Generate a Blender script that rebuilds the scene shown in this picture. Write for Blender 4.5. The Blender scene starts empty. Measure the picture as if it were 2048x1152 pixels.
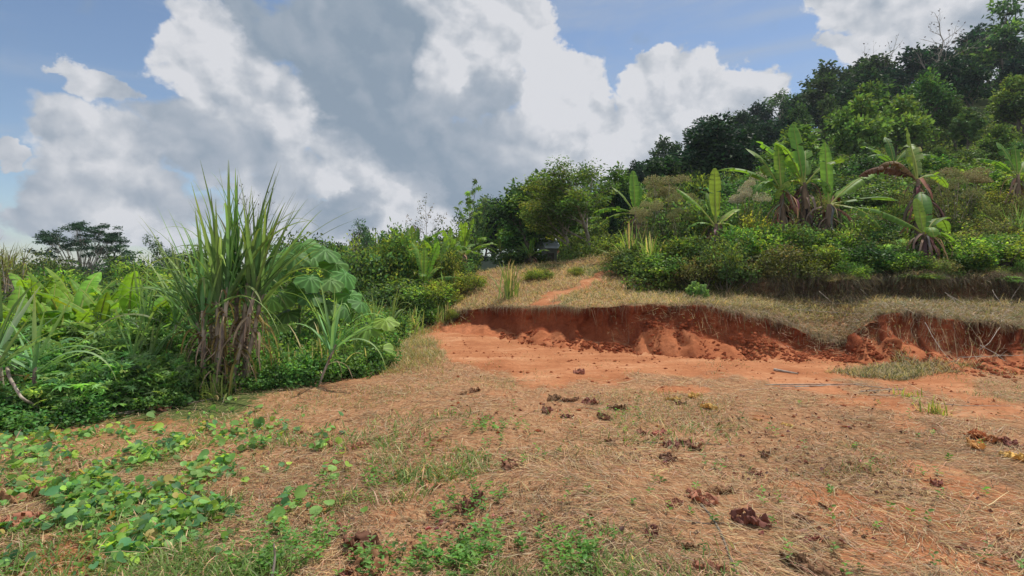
import bpy, math, random
import numpy as np
from math import radians, sin, cos, pi

# ------------------------------------------------------------------ scene / camera
sc = bpy.context.scene
FPX, HOR, CZ = 1137.0, 545.0, 1.6          # focal length in px of the 2048 px wide frame, horizon row, eye height
cam_d = bpy.data.cameras.new('camera'); cam = bpy.data.objects.new('camera', cam_d)
sc.collection.objects.link(cam)
cam.location = (0, 0, CZ); cam.rotation_euler = (radians(90), 0, 0)
cam_d.sensor_width = 36; cam_d.lens = 36 * FPX / 2048
cam_d.shift_y = (HOR - 576) / 2048
cam_d.clip_start = 0.05; cam_d.clip_end = 5000
sc.camera = cam
sc.view_settings.view_transform = 'Standard'; sc.view_settings.look = 'None'
sc.view_settings.gamma = 1; sc.view_settings.exposure = 0
sc.render.engine = 'CYCLES'
cy = sc.cycles
cy.max_bounces = 6; cy.diffuse_bounces = 3; cy.glossy_bounces = 2; cy.transmission_bounces = 4; cy.transparent_max_bounces = 4
cy.sample_clamp_indirect = 4
cy.use_denoising = True

C = sc.collection
rng = np.random.default_rng(7)
random.seed(7)

def wx(u, Y): return (u - 1024) / FPX * Y
def wz(row, Y): return CZ + (HOR - row) / FPX * Y

# ------------------------------------------------------------------ noise
_T = np.random.default_rng(99).random((256, 256))
def vnoise(x, y, s=0):
    x = np.asarray(x, float) + s * 17.31; y = np.asarray(y, float) + s * 9.77
    xi = np.floor(x).astype(int); yi = np.floor(y).astype(int)
    fx = x - xi; fy = y - yi
    fx = fx * fx * (3 - 2 * fx); fy = fy * fy * (3 - 2 * fy)
    a = _T[xi & 255, yi & 255]; b = _T[(xi + 1) & 255, yi & 255]
    c = _T[xi & 255, (yi + 1) & 255]; d = _T[(xi + 1) & 255, (yi + 1) & 255]
    return (a * (1 - fx) + b * fx) * (1 - fy) + (c * (1 - fx) + d * fx) * fy
def fbm(x, y, o=4, s=0):
    r = 0; a = .5; t = 0
    for k in range(o):
        r = r + a * vnoise(x * 2 ** k, y * 2 ** k, s + k * 3); t += a; a *= .5
    return r / t
def sstep(a, b, x):
    t = np.clip((x - a) / (b - a), 0, 1); return t * t * (3 - 2 * t)

# ------------------------------------------------------------------ materials
def nt(m): m.use_nodes = True; n = m.node_tree; n.nodes.clear(); return n
def leaf_mat(name, trans=.4, rough=.5, spec=.35, tint=(1.25, 1.2, .6), var=.12, gain=1.):
    m = bpy.data.materials.new(name); n = nt(m); N = n.nodes; L = n.links
    out = N.new('ShaderNodeOutputMaterial'); mix = N.new('ShaderNodeMixShader')
    p = N.new('ShaderNodeBsdfPrincipled'); t = N.new('ShaderNodeBsdfTranslucent')
    a = N.new('ShaderNodeAttribute'); a.attribute_name = 'Col'
    oi = N.new('ShaderNodeObjectInfo')
    hs = N.new('ShaderNodeHueSaturation'); hs.inputs['Saturation'].default_value = 1.0
    mr = N.new('ShaderNodeMapRange'); mr.inputs['To Min'].default_value = .5 - var * .18; mr.inputs['To Max'].default_value = .5 + var * .18
    mv = N.new('ShaderNodeMapRange'); mv.inputs['To Min'].default_value = gain * (1 - var * 1.6); mv.inputs['To Max'].default_value = gain * (1 + var * 1.6)
    wn = N.new('ShaderNodeTexWhiteNoise'); wn.noise_dimensions = '1D'
    L.new(oi.outputs['Random'], mr.inputs['Value']); L.new(oi.outputs['Random'], wn.inputs['W']); L.new(wn.outputs['Value'], mv.inputs['Value'])
    L.new(mr.outputs[0], hs.inputs['Hue']); L.new(mv.outputs[0], hs.inputs['Value']); L.new(a.outputs['Color'], hs.inputs['Color'])
    mul = N.new('ShaderNodeVectorMath'); mul.operation = 'MULTIPLY'; mul.inputs[1].default_value = tint
    L.new(hs.outputs[0], p.inputs['Base Color']); L.new(hs.outputs[0], mul.inputs[0]); L.new(mul.outputs[0], t.inputs['Color'])
    p.inputs['Roughness'].default_value = rough; p.inputs['Specular IOR Level'].default_value = spec
    mix.inputs[0].default_value = trans
    L.new(p.outputs[0], mix.inputs[1]); L.new(t.outputs[0], mix.inputs[2]); L.new(mix.outputs[0], out.inputs['Surface'])
    return m
def bark_mat(name, c1, c2, scale=8, rough=.9):
    m = bpy.data.materials.new(name); n = nt(m); N = n.nodes; L = n.links
    out = N.new('ShaderNodeOutputMaterial'); p = N.new('ShaderNodeBsdfPrincipled')
    tc = N.new('ShaderNodeTexCoord'); mp = N.new('ShaderNodeMapping'); mp.inputs['Scale'].default_value = (1, 1, .35)
    no = N.new('ShaderNodeTexNoise'); no.inputs['Scale'].default_value = scale; no.inputs['Detail'].default_value = 5
    cr = N.new('ShaderNodeValToRGB'); cr.color_ramp.elements[0].position = .35; cr.color_ramp.elements[1].position = .65
    cr.color_ramp.elements[0].color = (*c1, 1); cr.color_ramp.elements[1].color = (*c2, 1)
    bp = N.new('ShaderNodeBump'); bp.inputs['Strength'].default_value = .5; bp.inputs['Distance'].default_value = .02
    L.new(tc.outputs['Object'], mp.inputs[0]); L.new(mp.outputs[0], no.inputs['Vector']); L.new(no.outputs[0], cr.inputs[0])
    L.new(no.outputs[0], bp.inputs['Height']); L.new(bp.outputs[0], p.inputs['Normal'])
    L.new(cr.outputs[0], p.inputs['Base Color']); p.inputs['Roughness'].default_value = rough; L.new(p.outputs[0], out.inputs[0])
    return m
def flat_mat(name, col, rough=.5, metal=0, bump=0, scale=20, var=.25):
    m = bpy.data.materials.new(name); n = nt(m); N = n.nodes; L = n.links
    out = N.new('ShaderNodeOutputMaterial'); p = N.new('ShaderNodeBsdfPrincipled')
    no = N.new('ShaderNodeTexNoise'); no.inputs['Scale'].default_value = scale; no.inputs['Detail'].default_value = 4
    mx = N.new('ShaderNodeMix'); mx.data_type = 'RGBA'; mx.inputs[6].default_value = (*[c * (1 - var) for c in col], 1); mx.inputs[7].default_value = (*[min(1, c * (1 + var)) for c in col], 1)
    L.new(no.outputs[0], mx.inputs[0]); L.new(mx.outputs[2], p.inputs['Base Color'])
    p.inputs['Roughness'].default_value = rough; p.inputs['Metallic'].default_value = metal
    L.new(p.outputs[0], out.inputs[0]); return m

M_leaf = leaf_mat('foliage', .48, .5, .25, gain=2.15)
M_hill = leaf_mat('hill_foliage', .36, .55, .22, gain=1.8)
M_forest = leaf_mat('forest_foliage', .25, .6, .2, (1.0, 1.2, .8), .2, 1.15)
M_broad = leaf_mat('broad_leaf', .5, .5, .2, (1.4, 1.3, .45), .08, 1.6)
M_blade = leaf_mat('grass_blade', .40, .5, .25, (1.15, 1.2, .6), .1, 1.8)
M_dry = leaf_mat('dry_matter', .18, .8, .15, (1.1, 1, .8), .1)
M_dead = leaf_mat('dead_leaf_matter', .1, .75, .2, (1.3, .9, .5), .15)
M_bark = bark_mat('bark', (.07, .055, .04), (.2, .17, .13), 9)
M_pale = bark_mat('pale_bark', (.16, .13, .1), (.38, .34, .29), 7)
M_twig = bark_mat('dry_twig', (.22, .18, .14), (.42, .36, .3), 15)
M_cane = bark_mat('cane_bark', (.11, .075, .07), (.42, .36, .28), 12, .6)
M_stem = bark_mat('banana_stem', (.07, .05, .035), (.24, .17, .11), 9, .8)
M_gstem = bark_mat('green_stem', (.06, .10, .03), (.14, .18, .06), 10, .6)

def soil_mat(name, kind):
    """red laterite soil; 'Col' red channel = soil share, green channel = thatch share, blue = green growth"""
    m = bpy.data.materials.new(name); n = nt(m); N = n.nodes; L = n.links
    out = N.new('ShaderNodeOutputMaterial'); p = N.new('ShaderNodeBsdfPrincipled')
    geo = N.new('ShaderNodeNewGeometry')
    def noise(sc_, det=6, ro=.6, stretch=None):
        no = N.new('ShaderNodeTexNoise'); no.inputs['Scale'].default_value = sc_; no.inputs['Detail'].default_value = det; no.inputs['Roughness'].default_value = ro
        if stretch:
            mp = N.new('ShaderNodeMapping'); mp.inputs['Scale'].default_value = stretch[:3]; mp.inputs['Rotation'].default_value = (0, 0, stretch[3])
            L.new(geo.outputs['Position'], mp.inputs[0]); L.new(mp.outputs[0], no.inputs['Vector'])
        else: L.new(geo.outputs['Position'], no.inputs['Vector'])
        return no.outputs[0]
    def ramp(fac, stops):
        cr = N.new('ShaderNodeValToRGB'); e = cr.color_ramp.elements
        while len(e) < len(stops): e.new(.5)
        for k, (ps, c) in enumerate(stops): e[k].position = ps; e[k].color = (*c, 1)
        L.new(fac, cr.inputs[0]); return cr.outputs[0]
    def mix(f, a, b, bt='MIX'):
        mx = N.new('ShaderNodeMix'); mx.data_type = 'RGBA'; mx.blend_type = bt
        if isinstance(f, float): mx.inputs[0].default_value = f
        else: L.new(f, mx.inputs[0])
        L.new(a, mx.inputs[6]); L.new(b, mx.inputs[7]); return mx.outputs[2]
    n1 = noise(.9, 8, .65); n2 = noise(14, 6, .65); n3 = noise(60, 4, .6)
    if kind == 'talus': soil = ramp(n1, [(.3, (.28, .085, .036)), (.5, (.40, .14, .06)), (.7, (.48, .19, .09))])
    elif kind == 'bank':
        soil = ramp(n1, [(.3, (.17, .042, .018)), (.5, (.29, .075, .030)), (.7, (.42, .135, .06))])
    else:
        soil = ramp(n1, [(.32, (.32, .122, .053)), (.5, (.41, .172, .078)), (.66, (.49, .245, .125))])
    if kind == 'ground':
        sk_ = noise(1.0, 6, .6, (.35, 3.2, 1, -.06)); soil = mix(.8, soil, ramp(sk_, [(.3, (.80, .74, .68)), (.5, (1, 1, 1)), (.68, (1.12, 1.22, 1.3))]), 'MULTIPLY')
    dark = ramp(n2, [(.3, (.62, .55, .5)), (.6, (1, 1, 1))])
    soil = mix(.75, soil, dark, 'MULTIPLY')
    st = noise(26, 6, .7, (1, .22, 1, .5)); st2 = noise(40, 5, .7, (.2, 1, 1, .2))
    th = ramp(st, [(.33, (.125, .06, .032)), (.5, (.305, .162, .082)), (.68, (.47, .315, .177))])
    th2 = ramp(st2, [(.33, (.20, .078, .037)), (.5, (.335, .162, .078)), (.68, (.44, .30, .17))])
    th = mix(n2, th, th2)
    gr = ramp(st, [(.3, (.03, .045, .012)), (.55, (.085, .11, .03)), (.75, (.19, .2, .075))])
    a = N.new('ShaderNodeAttribute'); a.attribute_name = 'Col'; sp = N.new('ShaderNodeSeparateColor'); L.new(a.outputs['Color'], sp.inputs[0])
    # break up mask edges with fine noise
    def edge(sock):
        ad = N.new('ShaderNodeMath'); ad.operation = 'ADD'; sb = N.new('ShaderNodeMath'); sb.operation = 'MULTIPLY_ADD'
        sb.inputs[1].default_value = 1.1; sb.inputs[2].default_value = -.55; L.new(n2, sb.inputs[0]); L.new(sb.outputs[0], ad.inputs[0]); L.new(sock, ad.inputs[1])
        mr = N.new('ShaderNodeMapRange'); mr.inputs['From Min'].default_value = .38; mr.inputs['From Max'].default_value = .62; L.new(ad.outputs[0], mr.inputs[0]); return mr.outputs[0]
    col = mix(edge(sp.outputs[1]), soil, th); col = mix(edge(sp.outputs[2]), col, gr)
    L.new(col, p.inputs['Base Color']); p.inputs['Roughness'].default_value = .95; p.inputs['Specular IOR Level'].default_value = .12
    h = N.new('ShaderNodeMath'); h.operation = 'MULTIPLY_ADD'; h.inputs[1].default_value = .4; L.new(n3, h.inputs[0]); L.new(n2, h.inputs[2])
    bp = N.new('ShaderNodeBump'); bp.inputs['Strength'].default_value = .55 if kind != 'bank' else .9; bp.inputs['Distance'].default_value = .03 if kind != 'bank' else .06
    L.new(h.outputs[0], bp.inputs['Height']); L.new(bp.outputs[0], p.inputs['Normal']); L.new(p.outputs[0], out.inputs[0])
    return m
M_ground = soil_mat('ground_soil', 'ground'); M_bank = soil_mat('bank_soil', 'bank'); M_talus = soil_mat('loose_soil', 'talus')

# ------------------------------------------------------------------ mesh assembly
class MB:
    def __init__(s): s.V = []; s.F = []; s.C = []; s.n = 0; s.M = []
    def add(s, V, F, Cc=(.5, .5, .5), mat=0):
        V = np.asarray(V, float).reshape(-1, 3); F = np.asarray(F, int)
        Cc = np.asarray(Cc, float)
        if Cc.ndim == 1: Cc = np.tile(Cc, (len(V), 1))
        s.V.append(V); s.F.append(F + s.n); s.C.append(Cc.reshape(-1, 3)); s.M.append(np.full(len(F), mat)); s.n += len(V)
    def mesh(s, name, mats, smooth=True):
        me = bpy.data.meshes.new(name)
        if not isinstance(mats, (list, tuple)): mats = [mats]
        for m in mats: me.materials.append(m)
        if not s.V: return me
        V = np.concatenate(s.V); Cc = np.concatenate(s.C)
        me.vertices.add(len(V)); me.vertices.foreach_set('co', V.astype(np.float32).ravel())
        loops = np.concatenate([f.ravel() for f in s.F]); tot = np.concatenate([np.full(len(f), f.shape[1]) for f in s.F])
        start = np.concatenate([[0], np.cumsum(tot)[:-1]])
        me.loops.add(len(loops)); me.loops.foreach_set('vertex_index', loops.astype(np.int32))
        me.polygons.add(len(tot)); me.polygons.foreach_set('loop_start', start.astype(np.int32))
        me.polygons.foreach_set('material_index', np.concatenate(s.M).astype(np.int32))
        me.polygons.foreach_set('use_smooth', np.full(len(tot), smooth))
        me.update(calc_edges=True)
        at = me.color_attributes.new('Col', 'FLOAT_COLOR', 'POINT')
        at.data.foreach_set('color', np.concatenate([Cc, np.ones((len(Cc), 1))], 1).astype(np.float32).ravel())
        me.validate(); return me
def link(name, me, parent=None):
    o = bpy.data.objects.new(name, me); C.objects.link(o)
    if parent: o.parent = parent
    return o
def tag(o, label, cat, group=None, kind=None):
    o['label'] = label; o['category'] = cat
    if group: o['group'] = group
    if kind: o['kind'] = kind
    return o
def thing(name, label, cat, loc=(0, 0, 0), rz=0, s=1, group=None):
    o = bpy.data.objects.new(name, None); C.objects.link(o); o.location = loc; o.rotation_euler = (0, 0, rz)
    o.scale = (s, s, s) if not isinstance(s, tuple) else s
    return tag(o, label, cat, group)
def place(parts, name, label, cat, loc, rz=0, s=1, group=None):
    """parts: list of (name, mesh[, subparts]); every placed thing gets its own objects, mesh data shared"""
    t = thing(name, label, cat, loc, rz, s, group)
    for p in parts:
        o = link(p[0], p[1], t)
        for q in (p[2] if len(p) > 2 else []): link(q[0], q[1], o)
    return t

def unit(v): return v / np.maximum(np.linalg.norm(v, axis=-1, keepdims=True), 1e-9)
def jit(col, n, v=.2, r=rng):
    """n colour variations of col: brightness and slight hue"""
    c = np.asarray(col, float); b = 1 + r.normal(0, v, (n, 1)); h = 1 + r.normal(0, v * .35, (n, 3))
    return np.clip(c * b * h, .003, 1)

def tube(mb, P, R, col=(.3, .3, .3), ns=6, mat=0, cap=True):
    P = np.asarray(P, float); K = len(P); R = np.broadcast_to(np.asarray(R, float), (K,))
    T = unit(np.gradient(P, axis=0)); ref = np.array([0, 0, 1.]) if abs(T[0][2]) < .9 else np.array([1., 0, 0])
    A = unit(np.cross(T, ref)); B = np.cross(T, A); th = np.arange(ns) / ns * 2 * pi
    V = P[:, None] + R[:, None, None] * (A[:, None] * np.cos(th)[None, :, None] + B[:, None] * np.sin(th)[None, :, None])
    i = np.arange(K - 1)[:, None] * ns; j = np.arange(ns)[None]; j2 = (j + 1) % ns
    F = np.stack([i + j, i + j2, i + ns + j2, i + ns + j], -1).reshape(-1, 4)
    cc = np.asarray(col, float)
    if cc.ndim == 2: cc = np.repeat(cc, ns, 0)
    mb.add(V.reshape(-1, 3), F, cc, mat)

def curve_lines(base, d, L, droop, K, wob=0, r=rng):
    """N center lines of K points starting at base in direction d; droop = how much gravity bends them"""
    base = np.asarray(base, float); N = len(base); d = unit(np.asarray(d, float)); L = np.broadcast_to(L, (N,)); droop = np.broadcast_to(droop, (N,))
    P = np.zeros((N, K, 3)); P[:, 0] = base; st = (L / (K - 1))[:, None]
    for k in range(1, K):
        P[:, k] = P[:, k - 1] + d * st
        d = d + np.array([0, 0, -1.]) * (droop / (K - 1))[:, None] * (.4 + 1.6 * k / K)
        if wob: d = d + r.normal(0, wob, (N, 3))
        d = unit(d)
    return P
def ribbons(mb, P, W, col, mat=0, fold=0, side=None, tipcol=None):
    """P (N,K,3), W (K,) or (N,K) half widths, col (N,3)"""
    N, K, _ = P.shape
    T = unit(np.gradient(P, axis=1)) if K > 2 else unit(np.repeat(P[:, 1:] - P[:, :1], 2, 1))
    if side is None:
        S = np.cross(T, np.array([0, 0, 1.])); bad = np.linalg.norm(S, axis=-1) < .15; S[bad] = [1, 0, 0]; S = unit(S)
        rr = rng.uniform(-.5, .5, (N, 1, 1)); S = unit(S + rr * np.cross(S, T))
    else: S = np.broadcast_to(side[:, None], P.shape)
    W = np.broadcast_to(np.asarray(W, float), (N, K))[..., None]
    if fold:
        Nn = np.cross(S, T); V = np.stack([P - S * W + Nn * W * fold, P, P + S * W + Nn * W * fold], 2); m = 3
    else: V = np.stack([P - S * W, P + S * W], 2); m = 2
    b = (np.arange(N) * K * m)[:, None, None]; k = (np.arange(K - 1) * m)[None, :, None]; q = np.arange(m - 1)[None, None]
    i = b + k + q; F = np.stack([i, i + 1, i + m + 1, i + m], -1).reshape(-1, 4)
    cc = np.repeat(np.asarray(col, float)[:, None], K, 1)
    if tipcol is not None:
        t = (np.linspace(0, 1, K) ** 2)[None, :, None]; cc = cc * (1 - t) + np.asarray(tipcol)[:, None] * t
    cc = np.repeat(cc[:, :, None], m, 2)
    mb.add(V.reshape(-1, 3), F, cc.reshape(-1, 3), mat)

def leaves(mb, P, D, Nn, L, W, col, fold=.25, mat=0):
    """leaf-shaped folded faces: P base, D along, Nn normal"""
    P = np.asarray(P, float); N = len(P); D = unit(D); S = unit(np.cross(D, Nn)); U = np.cross(S, D)
    L = np.broadcast_to(L, (N,))[:, None]; W = np.broadcast_to(W, (N,))[:, None]
    a = P; t = P + D * L - U * L * .12
    l1 = P + D * L * .3 - S * W * .5 + U * W * fold; r1 = P + D * L * .3 + S * W * .5 + U * W * fold
    l2 = P + D * L * .68 - S * W * .38 + U * W * fold * .6; r2 = P + D * L * .68 + S * W * .38 + U * W * fold * .6
    V = np.stack([a, r1, r2, t, l2, l1], 1).reshape(-1, 3)
    b = np.arange(N)[:, None] * 6
    F = np.concatenate([b + np.array([0, 1, 2, 3]), b + np.array([0, 3, 4, 5])])
    mb.add(V, F, np.repeat(np.asarray(col), 6, 0), mat)
def rdir(n, r, up=0.):
    v = r.normal(size=(n, 3)); v[:, 2] += up; return unit(v)

# ------------------------------------------------------------------ terrain
UC = np.arange(-900, 3000, 4.0)
def feat(tab, col):
    us = [t[0] for t in tab]; v = np.interp(UC, us, [t[col] for t in tab])
    k = np.hanning(17); k /= k.sum(); return np.convolve(np.pad(v, 8, mode='edge'), k, 'valid')
T0 = [(0, .8, 0)]
FOOT = [(0, 14, -.06), (600, 15.3, -.05), (780, 15.8, 0), (850, 15.8, .0), (1000, 13.7, 0), (1140, 12.2, 0), (1300, 11.3, 0), (1480, 10.6, 0), (1600, 10.5, 0), (1680, 10.5, .0), (1780, 9.8, 0), (1900, 9.2, 0), (2048, 8.9, 0), (2400, 8.6, 0)]
LIP = [(500, 17, -.05), (770, 17, .0), (850, 17, .33), (1000, 14.7, .68), (1140, 13.1, .81), (1300, 12.2, .92), (1400, 11.8, .90), (1480, 11.5, .80), (1560, 11.4, .58), (1640, 11.2, .26), (1690, 11.2, .2), (1745, 11.0, .70), (1780, 10.9, .86), (1850, 10.6, .84), (1950, 10.3, .74), (2048, 10.1, .63), (2400, 10, .55)]
UF = [(500, 19, -.08), (780, 19, .1), (850, 18.9, .6), (1000, 16.6, 1.0), (1140, 15.5, 1.12), (1250, 14.8, 1.15), (1400, 14.0, 1.02), (1500, 13.5, 1.0), (1640, 13, 1.02), (1750, 12.7, 1.02), (2048, 12.3, .92), (2400, 12.2, .9)]
UL = [(500, 19.5, -.08), (780, 19.5, .15), (850, 19.4, .68), (1000, 17.1, 1.1), (1140, 16, 1.24), (1250, 15.3, 1.3), (1400, 14.4, 1.3), (1500, 13.9, 1.33), (1640, 13.3, 1.42), (1750, 13.0, 1.45), (1900, 12.8, 1.38), (2048, 12.6, 1.36), (2400, 12.4, 1.3)]
CR = [(500, 22, -.15), (700, 22, .2), (780, 21.5, .75), (850, 21, 1.3), (1000, 20, 1.75), (1240, 20, 2.13), (1400, 17.5, 2.0), (1750, 16.5, 2.1), (2048, 16.3, 2.1), (2400, 16, 2.1)]
T7 = [(500, 28, -.3), (780, 28, .8), (1000, 28, 1.6), (1120, 28, 2.0), (1150, 28, 3.2), (1240, 27, 3.4), (1400, 25, 3.6), (1700, 25, 4.6), (2048, 25, 5.3), (2400, 25, 5.5)]
T8 = [(500, 42, -.5), (850, 42, 1), (1000, 42, 2), (1130, 42, 3.4), (1160, 42, 5.2), (1240, 42, 5.6), (1400, 42, 6.2), (1700, 42, 9.6), (2048, 42, 12.0), (2500, 42, 14)]
T9 = [(500, 66, -1), (850, 66, 1), (1100, 66, 3.5), (1240, 66, 7.2), (1300, 66, 10.2), (1400, 66, 12.5), (1530, 66, 15.6), (1640, 66, 18), (1700, 66, 20), (1900, 66, 23), (2048, 66, 24.5), (2500, 66, 27)]
T10 = [(500, 100, -1.5), (1100, 100, 1), (1240, 100, 5), (1500, 100, 14), (2048, 100, 24), (2500, 100, 27)]
T11 = [(500, 300, -3), (2500, 300, -3)]
T12 = [(500, 2500, -6), (2500, 2500, -6)]
TAL = [(a, b + .42 if b > 0 else b, 0) for a, b, c in FOOT]
FT = [T0, FOOT, None, LIP, UF, UL, CR, T7, T8, T9, T10, T11, T12]
FY = []; FZ = []
for t in FT:
    if t is None: FY.append(None); FZ.append(None); continue
    FY.append(feat(t, 1)); FZ.append(feat(t, 2))
tl = fbm(UC / 55, UC * 0, 3, 4)
lipn = (fbm(UC / 28, UC * 0 + 3, 4, 8) - .5) * 1.5
FY[3] = FY[3] + lipn * .5; FZ[3] = FZ[3] + np.where(FZ[3] > .15, (fbm(UC / 40, UC * 0 + 9, 3, 2) - .5) * .12, 0)
FY[5] = FY[5] + (fbm(UC / 45, UC * 0 + 5, 3, 18) - .5) * 1.0 * sstep(1400, 1600, UC); FZ[5] = FZ[5] + (fbm(UC / 70, UC * 0 + 5, 3, 28) - .5) * .35 * sstep(1400, 1600, UC); wv_ = sstep(1430, 1560, UC); FY[4] = FY[4] * (1 - wv_) + (FY[5] - .10) * wv_; FZ[4] = FZ[4] * 1.0
FY[2] = FY[3] - .32 - .16 * tl
FZ[2] = FZ[3] * np.clip(.12 + 1.0 * (tl - .3), .1, .72)
FY = np.array(FY); FZ = np.array(FZ)
def hbase(x, y):
    x = np.asarray(x, float); y = np.maximum(np.asarray(y, float), .81); u = 1024 + FPX * x / y
    ui = np.clip((u - UC[0]) / 4.0, 0, len(UC) - 1.001); i = ui.astype(int); f = ui - i
    Y = FY[:, i] * (1 - f) + FY[:, i + 1] * f; Z = FZ[:, i] * (1 - f) + FZ[:, i + 1] * f
    z = Z[0].copy()
    for k in range(len(FY) - 1):
        t = (y - Y[k]) / np.maximum(Y[k + 1] - Y[k], 1e-6)
        if k > 5: tt = t
        else: tt = t
        z = np.where((t >= 0), Z[k] + (Z[k + 1] - Z[k]) * np.minimum(tt, 1), z)
    return z
def height(x, y):
    x = np.asarray(x, float); y = np.asarray(y, float)
    z = hbase(x, y)
    z = z + (fbm(x * .5, y * .5, 3, 1) - .5) * .10 * sstep(1, 6, y) + (fbm(x * 3, y * 3, 3, 5) - .5) * .05
    z = z + (fbm(x * .12, y * .12, 3, 6) - .5) * 1.6 * sstep(22, 45, y)
    return z
def H(x, y): return float(height(np.array([x]), np.array([y]))[0])
def road_mask(x, y):
    """1 on the bare dirt track"""
    u = 1024 + FPX * x / np.maximum(y, .8)
    far = np.interp(u, [800, 860, 1000, 1140, 1300, 1480, 1680, 1780, 1900, 2048], [15.5, 15.8, 14.0, 12.5, 11.6, 10.9, 10.6, 10.0, 9.0, 8.0])
    near = np.interp(u, [800, 860, 905, 1000, 1200, 1500, 1700, 1900, 2048], [15.4, 13.2, 10.0, 8.7, 8.45, 8.2, 8.1, 8.0, 8.0])
    nz = (fbm(x * 1.1, y * 1.1, 4, 11) - .5) * 2.6
    return sstep(-.25, .35, y - near + nz) * sstep(-.3, .1, far - y + .1) * sstep(840, 900, u) * (1 - sstep(1880, 2000, u) * .8)
def uof(x, y): return 1024 + FPX * x / np.maximum(y, .8)
def masks(x, y):
    """soil / thatch / green weights of the ground surface"""
    u = uof(x, y); r = road_mask(x, y)
    n = fbm(x * .55, y * .55, 4, 21); n2 = fbm(x * 1.6, y * 1.6, 4, 31)
    patch = sstep(.50, .64, n * .5 + n2 * .5 + .05 * sstep(1500, 2000, u))
    th = (1 - patch)
    th = th * .55 + .32
    th = th * (1 - r) + .03
    # slope behind the bank: thatch with red scar
    scar = (1 - sstep(.10, .32, np.abs((u - (1075 + (y - 13.5) * 38)) / 130 + (n2 - .5) * 1.3))) * sstep(13.2, 13.8, y) * (1 - sstep(17, 18.5, y))
    th = np.where(y > np.interp(u, UC, FY[3]) - .05, np.maximum(th, .9) * (1 - scar), th)
    gleft = sstep(0, 1.0, (720 - u) / 260 + (n - .5) * 1.5) * sstep(5.0, 7.5, y)
    gslope = sstep(.5, .62, n) * (y > 12.5) * .8
    far = sstep(19, 24, y)
    g = np.clip(np.maximum(np.maximum(gleft, gslope * (1 - scar)), far), 0, 1) * (1 - r)
    return np.stack([1 - th, th, g], -1)

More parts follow.
